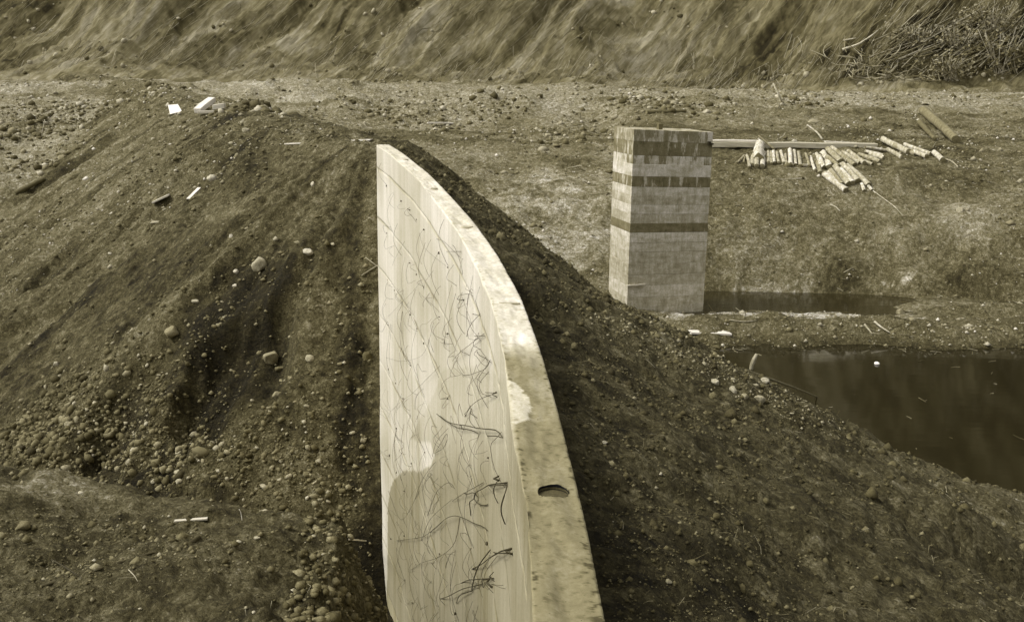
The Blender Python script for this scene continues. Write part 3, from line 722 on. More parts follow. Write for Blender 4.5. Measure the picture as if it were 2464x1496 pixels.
for k in range(len(TP) - 1):
    f0, f1 = TP[k], TP[k + 1]; g = 0.0016
    o_ = rp.uniform(0.0, 0.007)
    bm = bmesh.new(); vs = []
    c = (FL + BR) / 2
    for (f, ins) in ((f0 + g * 0.1, -0.002), (f0 + g, o_), (f1 - g, o_ + rp.uniform(-0.002, 0.003)), (f1 - g * 0.1, -0.002)):
        ring = []
        for (P, zt_) in CR:
            d = P - c; d = d / np.abs(d).max(); q = P + (ex * np.sign((P - c) @ ex) + ey * np.sign((P - c) @ ey)) * ins
            ring.append(bm.verts.new((q[0], q[1], zt_ * (1 - f) + (-0.25) * 0 - 0.0 * f + zt_ * 0)))
        vs.append(ring)
    for a, b_ in zip(vs[:-1], vs[1:]):
        for i in range(4): bm.faces.new((a[i], b_[i], b_[(i + 1) % 4], a[(i + 1) % 4]))
    bm.faces.new(vs[0][::1]); bm.faces.new(vs[-1][::-1])
    bmesh.ops.recalc_face_normals(bm, faces=bm.faces)
    o = bm_obj("concrete_course", bm, pier_mat(k, 0))
    o.parent = pier; o.matrix_parent_inverse = Matrix.Translation(-Vector(pier.location))
def pier_part(o):
    o.parent = pier; o.matrix_parent_inverse = Matrix.Translation(-Vector(pier.location)); return o
def on_front(px, py, outd=0.02):
    r = ray(px, py); n = -ey; t = ((FL + n * outd) @ n) / (np.array([r[0], 1.0]) @ n); return np.array([r[0] * t, t, CAMZ + r[2] * t])
def box_pts(bm, c, ax, ay, az):
    c, ax, ay, az = map(lambda q: Vector([float(i) for i in q]), (c, ax, ay, az)); v = []
    for sx in (-1, 1):
        for sy in (-1, 1):
            for sz in (-1, 1): v.append(bm.verts.new(c + ax * sx + ay * sy + az * sz))
    for f in ((0, 1, 3, 2), (4, 6, 7, 5), (0, 4, 5, 1), (2, 3, 7, 6), (0, 2, 6, 4), (1, 5, 7, 3)): bm.faces.new([v[i] for i in f])
    bmesh.ops.recalc_face_normals(bm, faces=bm.faces)
# iron bracket at the right top edge, pale ledge strip low on the front
p = on_front(1706, 345, 0.03); bm = bmesh.new(); box_pts(bm, p, np.append(ex * 0.035, 0), np.append(ey * 0.05, 0), (0, 0, 0.05)); box_pts(bm, p + np.append(ex * 0.08, -0.02), np.append(ex * 0.05, 0), np.append(ey * 0.02, 0), (0, 0, 0.02))
pier_part(bm_obj("iron_bracket", bm, MAT_DARK))
a_, b_ = on_front(1509, 687, 0.02), on_front(1552, 684, 0.02); bm = bmesh.new(); box_pts(bm, (a_ + b_) / 2, (b_ - a_) / 2, np.append(ey * 0.05, 0), (0, 0, 0.018))
pier_part(bm_obj("ledge_strip", bm, MAT_TIMBER))
tc2 = (FL * 0.45 + FR * 0.25 + BL * 0.15 + BR * 0.15); bm = bmesh.new(); zt2 = zFL * 0.6 + zFR * 0.4
box_pts(bm, (tc2[0], tc2[1], zt2 + 0.07), np.append(ex * 0.055, 0), np.append(ey * 0.08, 0), (0, 0, 0.075))
tag(bm_obj("wood_block", bm, MAT_OLDLOG), "small dark wood block left on top of the concrete pier", "block")

# ------------------------------------------------------------------ timbers and boards
def gz(x, y): return float(ground(np.array([x]), np.array([y]))[0])
def plank(name, pa, pb, width, thick_, label, cat, mat=None, lift=0.0, tilt=0.0, group=None, bevel=True):
    a = Vector(pa); b = Vector(pb); d = (b - a); L = d.length; d.normalize()
    n = Vector((0, 0, 1)); s = d.cross(n).normalized(); n = s.cross(d).normalized()
    if tilt: q = Matrix.Rotation(tilt, 3, d); s = q @ s; n = q @ n
    bm = bmesh.new(); bmesh.ops.create_cube(bm, size=1)
    rj = random.Random(sum(map(ord, label)) % 999)
    for v in bm.verts:
        j = 1 + (rj.random() - 0.5) * 0.04
        v.co = Vector((v.co.x * L * j, v.co.y * width, v.co.z * thick_))
    bmesh.ops.subdivide_edges(bm, edges=[e for e in bm.edges if abs((e.verts[0].co - e.verts[1].co).x) > 0.5 * L], cuts=6)
    for v in bm.verts: v.co.z += 0.12 * thick_ * math.sin(v.co.x * 3.1 + 1) ; v.co.y += 0.01 * width * math.sin(v.co.x * 9)
    bmesh.ops.bevel(bm, geom=[e for e in bm.edges if len(e.link_faces) == 2 and e.calc_face_angle() > 1.0], offset=min(thick_, width) * 0.08, segments=1, affect='EDGES')
    o = bm_obj(name, bm, mat or MAT_TIMBER)
    mid = (a + b) / 2
    o.matrix_world = Matrix(((d.x, s.x, n.x, mid.x), (d.y, s.y, n.y, mid.y), (d.z, s.z, n.z, mid.z + lift + thick_ / 2), (0, 0, 0, 1)))
    return tag(o, label, cat, group)
def gplank(name, p1, p2, wpx, tpx, label, cat, **k):
    a, b = hit(*p1), hit(*p2); s = pxm((a + b) / 2)
    return plank(name, a, b, wpx * s, tpx * s, label, cat, **k)
# long timber behind the firewood
hb_ = hit(1930, 366); yb = hb_.y + 0.35; print('beam y', yb, hit(1850, 400), hit(1860,350))
def flat_at(px, py, y): r = ray(px, py); return Vector((r[0] * y, y, CAMZ + r[2] * y))
plank("timber_beam", flat_at(1640, 353, yb), flat_at(2106, 358, yb + 0.2), 0.34, 0.20, "long squared timber lying behind the firewood row and running behind the pier", "timber", lift=0.0, mat=plain_mat("grey_timber", 0.40, (0.7, 1.2), 5.0, (0.4, 6, 6)))
plank("board", flat_at(1680, 341, yb + 0.05), flat_at(1832, 343, yb + 0.1), 0.22, 0.05, "short loose board on top of the long timber beside the pier", "board", lift=0.03)
plank("board", flat_at(1985, 343, yb + 0.5), flat_at(2080, 349, yb + 0.5), 0.2, 0.04, "thin pale board lying just behind the right half of the long timber", "board", lift=0.02)
gplank("board", (688, 350), (893, 340), 9, 3, "long thin pale board half buried on the crest left of the wall end", "board", lift=0.02)
gplank("board", (1028, 299), (1090, 300), 8, 3, "short pale board on the rubble behind the wall end", "board", lift=0.03)
gplank("board", (453, 483), (480, 456), 9, 3, "narrow pale strip of board on the left slope", "board", lift=0.02)
gplank("board", (369, 492), (408, 474), 30, 4, "broad pale board fragment lying on the left slope", "board", lift=0.03)
q2 = hit(1757, 806); plank("board", q2 + Vector((-1.05, -0.1, 0.06)), q2, 0.28, 0.05, "weathered plank at the foot of the pier by the pond", "plank", lift=0.01)
gplank("board", (420, 1258), (500, 1252), 10, 4, "thin weathered stick of board on the near mound", "board", lift=0.01)
gplank("board", (842, 1302), (880, 1303), 5, 3, "short pale splinter of wood on the near mound below the dark hollow", "splinter", lift=0.01)
# white sheet and blocks on the left crest
p = hit(422, 275); s = pxm(p)
bm = bmesh.new()
cs = [ray(*q) for q in ((404, 253), (428, 251), (438, 268), (409, 275))]
ring = []
for k, r in enumerate(cs):
    y = p.y + (0.28 if k < 2 else 0.0); ring.append(Vector((r[0] * y, y, CAMZ + r[2] * y)))
nn = (ring[1] - ring[0]).cross(ring[3] - ring[0]).normalized()
v1 = [bm.verts.new(q) for q in ring]; v2 = [bm.verts.new(q + nn * 0.03 * (1 if nn.y > 0 else -1)) for q in ring]
bm.faces.new(v1); bm.faces.new(v2[::-1])
for i in range(4): bm.faces.new((v1[i], v1[(i + 1) % 4], v2[(i + 1) % 4], v2[i]))
bmesh.ops.recalc_face_normals(bm, faces=bm.faces)
tag(bm_obj("panel", bm, plain_mat("white_board", 0.72, (0.9, 1.1))), "white square panel standing tilted on the left crest", "panel")
def block(p1, p2, w_, h_, label, lift=0.0, name="timber_block"):
    a, b = hit(*p1), hit(*p2); s = pxm((a + b) / 2)
    return plank(name, a, b, w_ * s, h_ * s, label, "block", lift=lift)
a = hit(478, 282) + Vector((0, -0.1, 0.10)); s = pxm(a)
plank("timber_block", a + Vector((0, 0, .02)), a + Vector((0.25, 0.75, 0.30)), 20 * s, 12 * s, "long squared timber block pointing away on the left crest", "block")
plank("timber_block", a + Vector((0.05, -0.12, .0)), a + Vector((0.62, -0.08, .02)), 8 * s, 7 * s, "short timber block lying crosswise in front of the long block on the crest", "block")
plank("timber_block", a + Vector((0.40, 0.22, .10)), a + Vector((0.75, 0.25, .14)), 20 * s, 12 * s, "stubby pale block beside the long block on the left crest", "block")

# ------------------------------------------------------------------ logs
def log_mesh(pa, pb, r0, r1, seed, nseg=7, sides=9):
    rs = random.Random(seed); a, b = np.array(pa), np.array(pb); L = np.linalg.norm(b - a)
    pts = np.array([a + (b - a) * t for t in np.linspace(0, 1, nseg)])
    bow = 0.02 * min(L, 1.0) * rs.uniform(-1, 1); pts[:, 0] += bow * np.sin(np.linspace(0, math.pi, nseg)); pts[:, 2] += 0.012 * min(L, 1.0) * rs.uniform(-1, 1) * np.sin(np.linspace(0, math.pi, nseg))
    V, F = tube_np(pts, np.linspace(r0, r1, nseg), sides)
    c = np.repeat(pts, sides, 0); lob = np.tile(RNG.normal(0, 0.10, sides), nseg); V = c + (V - c) * (1 + lob[:, None] + RNG.normal(0, 0.05, (len(V), 1)))
    return V, F, pts, sides
def log(pa, pb, r0, r1, label, cat="log", group=None, mat=None, name="log", seed=None):
    seed = seed if seed is not None else random.randrange(9999)
    V, F, pts, sides = log_mesh(pa, pb, r0, r1, seed)
    org = (np.array(pa) + np.array(pb)) / 2
    root = empty(name, Vector(org), label, cat, group)
    me = bpy.data.meshes.new("bark"); me.from_pydata([tuple(v - org) for v in V], [], [tuple(map(int, f)) for f in F]); me.update()
    for p_ in me.polygons: p_.use_smooth = True
    me.materials.append(mat or MAT_BARK); link(bpy.data.objects.new("bark", me), root)
    for e in (0, 1):
        ring = V[:sides] if e == 0 else V[-sides:]
        c = ring.mean(0); d = (pts[0] - pts[1]) if e == 0 else (pts[-1] - pts[-2]); d = d / np.linalg.norm(d)
        vv = [tuple(v - org) for v in ring] + [tuple(c + d * 0.012 - org)]
        ff = [((j + 1) % sides, j, sides) if e == 0 else (j, (j + 1) % sides, sides) for j in range(sides)]
        me = bpy.data.meshes.new("cut_end"); me.from_pydata(vv, [], ff); me.materials.append(MAT_ENDGRAIN); link(bpy.data.objects.new("cut_end", me), root)
    return root
def zoomV(zx, zy): return (1745.1 + zx * 0.2411, 311.9 + zy * 0.2411)
ORD = ["first", "second", "third", "fourth", "fifth", "sixth", "seventh", "eighth", "ninth", "tenth", "eleventh", "twelfth", "thirteenth", "fourteenth", "fifteenth", "sixteenth", "seventeenth", "eighteenth", "nineteenth", "twentieth", "twenty-first", "twenty-second", "twenty-third", "twenty-fourth", "twenty-fifth", "twenty-sixth", "twenty-seventh"]
row = [((190, 270), (120, 340), 20, "thin stick at the far left end of the firewood row"), ((195, 285), (165, 450), 24, "thin pale log sticking out lowest at the left end of the firewood row"),
       ((215, 275), (240, 390), 25, None), ((305, 190), (265, 370), 45, None), ((345, 130), (330, 330), 80, "thickest pale split log rising highest in the left half of the firewood row"),
       ((385, 170), (365, 390), 50, "log against the right side of the thickest split log"), ((425, 240), (430, 345), 40, None), ((480, 235), (485, 350), 30, None), ((515, 240), (535, 345), 30, None), ((550, 230), (585, 345), 28, None),
       ((640, 165), (650, 365), 45, "stout pale log standing out alone in the middle of the firewood row"), ((685, 185), (705, 365), 32, None), ((730, 245), (750, 375), 30, None), ((770, 372), (870, 370), 20, "thin log lying crosswise at the foot of the middle of the firewood row"),
       ((835, 235), (895, 420), 35, None), ((885, 235), (945, 450), 42, None), ((940, 290), (985, 395), 35, None), ((950, 225), (1035, 400), 45, None), ((1020, 220), (1150, 340), 45, None), ((1065, 210), (1230, 340), 45, None), ((1010, 290), (1130, 385), 30, None),
       ((1170, 240), (1340, 350), 40, None), ((1230, 245), (1390, 360), 38, None), ((1330, 270), (1540, 335), 40, None), ((1390, 235), (1570, 275), 35, None), ((1400, 195), (1600, 220), 30, "log lying nearly level at the back of the right half of the firewood row")]
lower = [((985, 475), (1200, 630), 60, "stout log at the bottom left of the lower firewood heap"), ((1050, 440), (1160, 580), 45, "second log from the left in the lower firewood heap"), ((1095, 395), (1230, 570), 60, "stout pale log in the middle of the lower firewood heap"),
         ((1165, 375), (1320, 540), 50, "dark ended log right of the middle of the lower firewood heap"), ((1215, 385), (1430, 575), 42, "longest straight log on the right edge of the lower firewood heap"), ((1360, 555), (1385, 625), 30, "short dark stub below the lower firewood heap"),
         ((1425, 575), (1465, 615), 25, "small pale stub at the right tip of the lower firewood heap")]
right_ = [((1570, 130), (1830, 250), 66, "big pale split log on top of the right end of the firewood"), ((1620, 220), (1760, 295), 45, "log under the big pale log at the right end of the firewood"), ((1790, 170), (2050, 260), 40, "long slim log trailing right from the big pale log"),
          ((1870, 240), (2010, 290), 35, "short pale log below the long slim log at the right end"), ((2085, 260), (2170, 330), 50, "last thick log before the curved root at the right end")]
def put_log(a, b, th, label, k):
    A = hit(*zoomV(*a)); Bq = hit(*zoomV(*b)); d = Bq - A
    if d.length > 2.2: A = Bq - d.normalized() * 2.0
    r = 0.5 * th * 0.2411 * pxm((A + Bq) / 2) * random.uniform(0.95, 1.5)
    up = Vector((0, 0, r * 0.8))
    log(A + up * 1.3, Bq + up, r * 0.95, r, label, "log", "firewood logs below the long timber", seed=k)
n_un = 0
for k, (a, b, th, lab) in enumerate(row):
    if lab is None:
        lab = "pale barked firewood log, the %s from the left in the row under the long timber" % ORD[k]
    put_log(a, b, th, lab, k)
fill = [((458, 236), (462, 352), 26, "log squeezed between the dark branch and the fourth pair of thin logs"), ((600, 262), (612, 350), 24, "thin log just left of the stout middle log"), ((660, 300), (672, 372), 26, "short log wedged low beside the stout middle log"), ((800, 250), (838, 372), 26, "thin log left of the slanting logs in the middle of the row"),
        ((912, 262), (960, 372), 30, "log half hidden among the slanting logs right of the middle"), ((1110, 235), (1290, 372), 36, "half hidden log in the slanting right half of the row"), ((1300, 300), (1470, 360), 34, "low log near the right end of the slanting half"), ((1440, 262), (1580, 300), 32, "log tucked under the level log at the right back"),
        ((1020, 455), (1120, 560), 40, "log half buried at the left of the lower heap"), ((1150, 430), (1270, 560), 44, "log tucked beneath the stout pale log of the lower heap"), ((1680, 190), (1900, 262), 38, "log under the long slim log at the right end"), ((325, 250), (310, 385), 44, "stub under the thickest split log")]
for k, (a, b, th, lab) in enumerate(lower + right_ + fill): put_log(a, b, th, lab, 100 + k)
# other logs
def big_log(p1, p2, wpx, label, mat=MAT_OLDLOG, taper=0.8, name="log", cat="log"):
    A, Bq = hit(*p1), hit(*p2)
    for q_, pp_ in ((A, p1), (Bq, p2)):
        if q_.z < 0: q_[:] = hit_water(*pp_)
    r = 0.5 * wpx * pxm((A + Bq) / 2); up = Vector((0, 0, r * (0.75 if wpx > 14 else 0.35)))
    return log(A + up, Bq + up, r, r * taper, label, cat, mat=mat, name=name)
big_log((2222, 275), (2300, 345), 24, "thick weathered log lying on the slope at the far right above the firewood", MAT_OLDLOG, 0.75)
big_log((2212, 300), (2248, 340), 16, "short gnarled log beside the thick weathered log at far right", MAT_OLDLOG, 0.6)
big_log((1555, 274), (1650, 270), 12, "dark log lying level beside the pale rock behind the pier", plain_mat("charred_log", 0.085), 0.8)
big_log((38, 468), (108, 432), 14, "dark log at the left edge lying at the foot of the pale slope", plain_mat("wet_log", 0.075), 0.8)
big_log((100, 1412), (370, 1330), 9, "dark half buried pole lying across the lower left mound", plain_mat("damp_pole", 0.05), 0.7, "pole", "pole")
big_log((430, 1325), (478, 1293), 14, "short dark chunk of wood on the near mound", plain_mat("damp_chunk", 0.06), 0.8)
big_log((1795, 893), (1965, 955), 5, "long thin pole along the near shore of the pond", MAT_OLDLOG, 0.8, "pole", "pole")

# ------------------------------------------------------------------ branches, roots, posts
def stick(name, px_pts, wpx, label, cat, lift=0.03, mat=MAT_BRANCH, group=None, taper=0.5, rise=None):
    P = [hit(*q) for q in px_pts]
    if rise is not None:                              # leans up: keep the first point's depth, drift back slowly
        p0 = P[0]; P = [p0]
        for i, q in enumerate(px_pts[1:], 1):
            r = ray(*q); y = p0.y + rise * i; P.append(Vector((r[0] * y, y, CAMZ + r[2] * y)))
    s = pxm(P[0]); n = max(4, 3 * len(P))
    pts = smooth_path([tuple(p + Vector((0, 0, lift))) for p in P], n)
    o = tube_obj(name, pts, np.linspace(0.5 * wpx * s, 0.5 * wpx * s * taper, len(pts)), mat, None, 6)
    return tag(o, label, cat, group)
stick("post", ((1884, 252), (1860, 202)), 5, "leaning pale stake standing on the terrace beyond the firewood", "stake", rise=0.15, taper=0.8)
stick("root", ((1835, 220), (1850, 206), (1868, 202), (1890, 208), (1905, 214)), 3.5, "arched dark root behind the leaning stake", "root", lift=0.15)
stick("branch", ((1864, 362), (1843, 345), (1825, 328)), 7, "grey branch leaning across the long timber by the thickest log", "branch", rise=0.15)
stick("branch", ((1870, 338), (1885, 330), (1890, 320)), 3, "small pale forked twig behind the long timber", "branch", rise=0.05)
stick("branch", ((1979, 338), (1968, 322), (1955, 312), (1942, 302)), 5, "dark branch stub leaning up behind the middle of the long timber", "branch", rise=0.2)
stick("root", ((2097, 458), (2130, 482), (2155, 500), (2172, 520)), 2.6, "thin root trailing down right from the lower firewood heap", "root", lift=0.02, taper=0.6)
stick("root", ((2268, 384), (2290, 391), (2305, 405)), 5, "curved pale root at the right end of the firewood", "root", lift=0.05)
stick("branch", ((1990, 488), (2020, 498)), 2.5, "straight thin twig on the slope below the firewood", "branch")
stick("branch", ((1998, 494), (2012, 500), (2021, 510)), 3.5, "bent pale twig on the slope below the firewood", "branch")
stick("root", ((2080, 785), (2090, 797), (2098, 808)), 6, "left prong of driftwood root on the far shore of the pond", "driftwood", lift=0.05)
stick("root", ((2104, 778), (2118, 790), (2140, 804)), 6, "right prong of driftwood root on the far shore of the pond", "driftwood", lift=0.05)
stick("branch", ((1755, 772), (1790, 777), (1822, 773)), 3.5, "long bent stick on the spit near the pier", "branch")
stick("branch", ((2030, 658), (2052, 646)), 3.5, "short pale stick on the bank above the channel", "branch")
stick("branch", ((870, 668), (890, 655), (915, 640)), 3, "bare root poking from the slope beside the wall face", "root", lift=0.04)
stick("branch", ((880, 625), (900, 640), (918, 652)), 2.6, "upper bare root beside the wall face", "root", lift=0.04)
stick("branch", ((583, 1260), (580, 1240), (576, 1233)), 3, "short pale upright splinter on the edge of the near mound", "splinter", rise=0.0, mat=MAT_TIMBER)
stick("branch", ((310, 1380), (325, 1395), (332, 1408)), 3, "small bent twig near the lower left corner", "branch")
stick("branch", ((125, 1355), (150, 1368), (190, 1395)), 4, "dark straight stick at the lower left", "branch", mat=MAT_DARK)
stick("branch", ((100, 330), (108, 290)), 2.5, "thin upright stem at the left edge below the pale ground", "stem", rise=0.0, taper=0.6)
# stake standing in the pond, and an added white blob copying a film blemish
pq = hit_water(1806, 888)
r_ = 5 * pxm(pq); o = tube_obj("stake", np.array([[pq.x, pq.y, -0.6], [pq.x + 0.02, pq.y, 0.10], [pq.x + 0.07, pq.y, 0.24], [pq.x + 0.12, pq.y + 0.02, 0.36]]), [r_, r_, r_ * 1.1, r_ * 0.7], MAT_BRANCH, None, 7)
tag(o, "short crooked stake standing in the dark pond near its left shore", "stake")
pq = hit_water(2110, 876); s = pxm(pq); bm = bmesh.new()
bmesh.ops.create_icosphere(bm, subdivisions=2, radius=1, matrix=Matrix.Translation((pq.x, pq.y, 0.02)) @ Matrix.Diagonal((6 * s, 9 * s, 4 * s, 1)))
for v in bm.verts: v.co += Vector((0.25 * s * math.sin(v.co.x * 90), 0, 0))
tag(bm_obj("blemish", bm, plain_mat("white_blemish", 0.8, (0.95, 1.05), bstr=0), smooth=True), "added white blob on the dark pond, standing for a film blemish", "blemish")

# ------------------------------------------------------------------ stones
ICO = None
def ico(sub):
    bm = bmesh.new(); bmesh.ops.create_icosphere(bm, subdivisions=sub, radius=1)
    V = np.array([v.co[:] for v in bm.verts]); F = np.array([[v.index for v in f.verts] for f in bm.faces]); bm.free(); return V, F
I1, I1F = ico(1); I2, I2F = ico(2); I3, I3F = ico(3)
def rock_shape(seed, V, ang=0.0):
    rs = np.random.default_rng(seed); W = V.copy()
    for _ in range(5 if ang == 0 else 9):                  # flatten against random planes for facets
        n = rs.normal(size=3); n /= np.linalg.norm(n); c = rs.uniform(0.55, 0.9) - ang * 0.15; d = W @ n
        W = W - np.outer(np.maximum(0, d - c) * (0.6 + ang * 0.35), n)
    W = W * (1 + 0.16 * vn(V[:, 0] * 1.6 + seed, V[:, 1] * 1.6 - V[:, 2] * 1.3, 7))[:, None]
    W = W + 0.07 * np.stack([vn(V[:, 0] * 2.5 + seed, V[:, 1] * 2.5 + V[:, 2] * 1.7, k) for k in range(3)], 1)
    return W
def rot_rand(rs):
    q = rs.normal(size=4); q /= np.linalg.norm(q); w_, x, y, z = q
    return np.array([[1 - 2 * (y * y + z * z), 2 * (x * y - z * w_), 2 * (x * z + y * w_)], [2 * (x * y + z * w_), 1 - 2 * (x * x + z * z), 2 * (y * z - x * w_)], [2 * (x * z - y * w_), 2 * (y * z + x * w_), 1 - 2 * (x * x + y * y)]])
rocks = [  # px, py, width, height (photo grid), tone, angular, label
    (512, 425, 34, 20, .46, .5, "pale broken rock high on the left slope below the timber blocks"), (752, 440, 12, 15, .45, 0, "small pale stone alone on the slope left of the wall top"),
    (742, 601, 27, 18, .50, 0, "bright rounded stone on the left slope near the wall"), (625, 628, 42, 36, .34, .6, "large pale two-tone rock midway down the left slope"),
    (556, 566, 13, 10, .5, 0, "small bright oval stone above the big pale rock"), (568, 650, 15, 12, .48, 0, "small pale stone just below left of the big pale rock"), (566, 685, 15, 9, .5, 0, "bright flat stone above the gravel streak on the left slope"),
    (470, 722, 24, 11, .38, .3, "flat pale stone above the dark hollow"), (415, 790, 36, 30, .22, .6, "grey crumbling block at the upper left rim of the dark hollow"),
    (655, 850, 46, 36, .24, 1, "angular wedge-shaped rock in the dark hollow"), (745, 858, 28, 18, .32, .3, "rounded grey stone right of the wedge-shaped rock"), (675, 882, 32, 16, .12, .5, "dark flat slab just under the wedge-shaped rock"),
    (664, 945, 22, 22, .25, .5, "lone grey stone low in the dark hollow"), (268, 1035, 36, 27, .2, .8, "split grey rock in the cobble heap at lower left"), (320, 1080, 17, 13, .36, 0, "pale round cobble below right of the split rock"),
    (370, 1155, 17, 16, .34, 0, "pale cobble at the upper edge of the near mound"), (430, 1153, 20, 15, .34, .2, "pale upright cobble right of the other pale cobble at the mound edge"), (195, 1183, 18, 9, .42, 0, "small bright stone on the pale sandy edge of the near mound"),
    (55, 1256, 38, 28, .16, .2, "big rounded boulder cut by the left edge on the near mound"), (875, 1055, 22, 13, .27, 0, "oval grey stone beside the lower wall face"), (767, 1105, 18, 13, .3, .3, "pale stone on the slope right of the cobble heap"),
    (525, 1130, 10, 9, .4, 0, "tiny bright stone in the middle of the cobble slope"), (886, 850, 30, 36, .09, .3, "dark boulder leaning against the wall face"), (905, 790, 22, 20, .12, .2, "dark stone above the dark boulder by the wall"),
    (352, 1015, 14, 12, .36, 0, "pale cobble right above the split rock"), (165, 1015, 20, 16, .3, .2, "grey cobble at the upper left of the cobble heap"), (620, 1290, 20, 12, .36, 0, "flat pale stone on the near mound"), (575, 1300, 16, 10, .38, 0, "smaller pale stone left of the flat stone on the near mound"),
    (800, 585, 12, 9, .35, 0, "small grey stone right of the bright rounded stone"), (970, 1180, 1, 1, .2, 0, None),
    (1840, 912, 28, 17, .42, .1, "pale rounded boulder at the pond edge, the rightmost of its cluster"), (1720, 914, 26, 18, .4, .3, "pale boulder leftmost of the cluster above the pond"), (1762, 934, 26, 24, .4, .2, "tall pale boulder in the middle of the cluster above the pond"),
    (1790, 950, 24, 18, .26, .3, "grey boulder at the front of the cluster above the pond"), (1825, 955, 32, 20, .3, .3, "wide flat boulder low in the cluster above the pond"), (1590, 1137, 11, 9, .42, 0, "small bright stone on the dark right slope"),
    (2136, 735, 24, 16, .3, .5, "angular pale rock at the end of the channel"), (2166, 748, 24, 20, .26, .6, "second angular rock below right of the channel end"), (2195, 765, 20, 14, .26, .4, "small rock on the spit right of the angular rocks"),
    (1700, 266, 25, 18, .4, .4, "pale rock at the right end of the dark log behind the pier"), (1320, 322, 24, 15, .3, .4, "pale rock on the rubble ahead of the berm"), (2530 * .75, 392, 18, 12, .4, .4, "pale rock on the terrace behind the firewood"),
    (1960, 290, 28, 16, .3, .5, "grey mossy rock on the terrace above the long timber"), (1475, 668, 26, 18, .05, .5, "dark stone at the foot of the left side of the pier"), (1610, 1395, 18, 12, .28, .2, "dull stone on the lower right slope"), (1455, 1062, 14, 10, .4, .1, "light stone on the right slope near the wall"),
    (2310, 500, 16, 22, .34, .6, "pale upright slab right of the dark dip"), (135, 872, 13, 12, .42, 0, "bright pebble at the left edge of the lower slope"), (590, 310, 20, 12, .35, .4, "pale stone below the clod heap on the crest"),
    (375, 533, 34, 9, .34, .6, "long flat splinter of stone on the left slope"), (265, 608, 12, 7, .45, 0, "small bright stone on the left slope below the broad board"), (700, 905, 16, 12, .2, .2, "grey stone right below the wedge-shaped rock"),
]
for k, (px, py, wpx, hpx, tn, ang, lab) in enumerate(rocks):
    if lab is None: continue
    ang = max(ang, 0.35); p = hit(px, py + hpx * 0.35); s = pxm(p); W = rock_shape(200 + k, I3, ang) @ rot_rand(np.random.default_rng(900 + k)).T
    V = W * np.array([wpx * 0.5, 0.5 * min(wpx, 1.3 * hpx) , hpx * 0.55]) * s
    c, sn = math.cos(k), math.sin(k)
    V[:, 2] += 0.05 * hpx * s
    o = mesh_np("rock", V, I3F, MAT_STONE, smooth=(ang < 0.36 and k % 2 == 0), tone=np.full(len(V), tn * 0.82)); o.location = p
    tag(o, lab, "rock")
# cobbles one can pick out: shared shapes, one object each
cob_me = []
for k in range(14):
    W = rock_shape(500 + k, I2, 0.1 if k % 2 == 0 else 0.9) * np.array([1, RNG.uniform(0.7, 0.95), RNG.uniform(0.5, 0.75)])
    o = mesh_np("cobble", W, I2F, MAT_STONE, smooth=(k % 2 == 0), tone=np.full(len(W), [0.10, 0.13, 0.16, 0.2, 0.26, 0.12, 0.15][k % 7]))
    cob_me.append(o.data); bpy.data.objects.remove(o)
def cobbles(n, sampler, size, where, group, seed):
    rs = random.Random(seed)
    for k in range(n):
        px, py = sampler(rs); p = hit(px, py); wp = size(rs); r = wp * 0.5 * pxm(p); q = rs.randrange(14)
        o = bpy.data.objects.new("cobble", cob_me[q]); link(o)
        o.location = p + Vector((0, 0, r * 0.06)); o.scale = (r, r * rs.uniform(.7, 1), r * rs.uniform(.75, 1.1)); o.rotation_euler = (rs.uniform(-.4, .4), rs.uniform(-.4, .4), rs.uniform(0, 6.28))
        tn = [0.10, 0.13, 0.16, 0.2, 0.26, 0.12, 0.15][q % 7]
        lab = "%s %s %s %s %s" % ("big" if wp > 20 else "middling" if wp > 13 else "small", "dark" if tn < .125 else "grey" if tn < .18 else "pale", "rounded" if q % 2 == 0 else "broken", "cobble", where)
        tag(o, lab, "cobble", lab.rsplit(" " + where)[0] + "s " + group)
cobbles(120, lambda r: (lambda t, q: (45 + 800 * t, 1010 + 170 * t + q * (75 - 25 * t)))(r.random() ** 1.2, r.gauss(0, .5)), lambda r: 9 + 7 * r.lognormvariate(0, .6), "in the heap at the foot of the left slope", "at the foot of the left slope", 1)
cobbles(55, lambda r: (lambda t: (690 - 330 * t + r.gauss(0, 28), 590 + 330 * t + r.gauss(0, 22)))(r.random()), lambda r: 6 + 4 * r.lognormvariate(0, .6), "in the gravel streak down the left slope", "in the gravel streak", 2)
cobbles(40, lambda r: (r.uniform(430, 900), r.uniform(800, 1080)), lambda r: r.uniform(8, 18), "in or beside the dark hollow on the left", "around the dark hollow", 3)
cobbles(45, lambda r: (lambda t: (1500 + 420 * t + r.gauss(0, 22), 735 + 225 * t + r.gauss(0, 18)))(r.random()), lambda r: r.uniform(8, 19), "in the rubble strip above the pond", "along the toe of the right slope", 4)

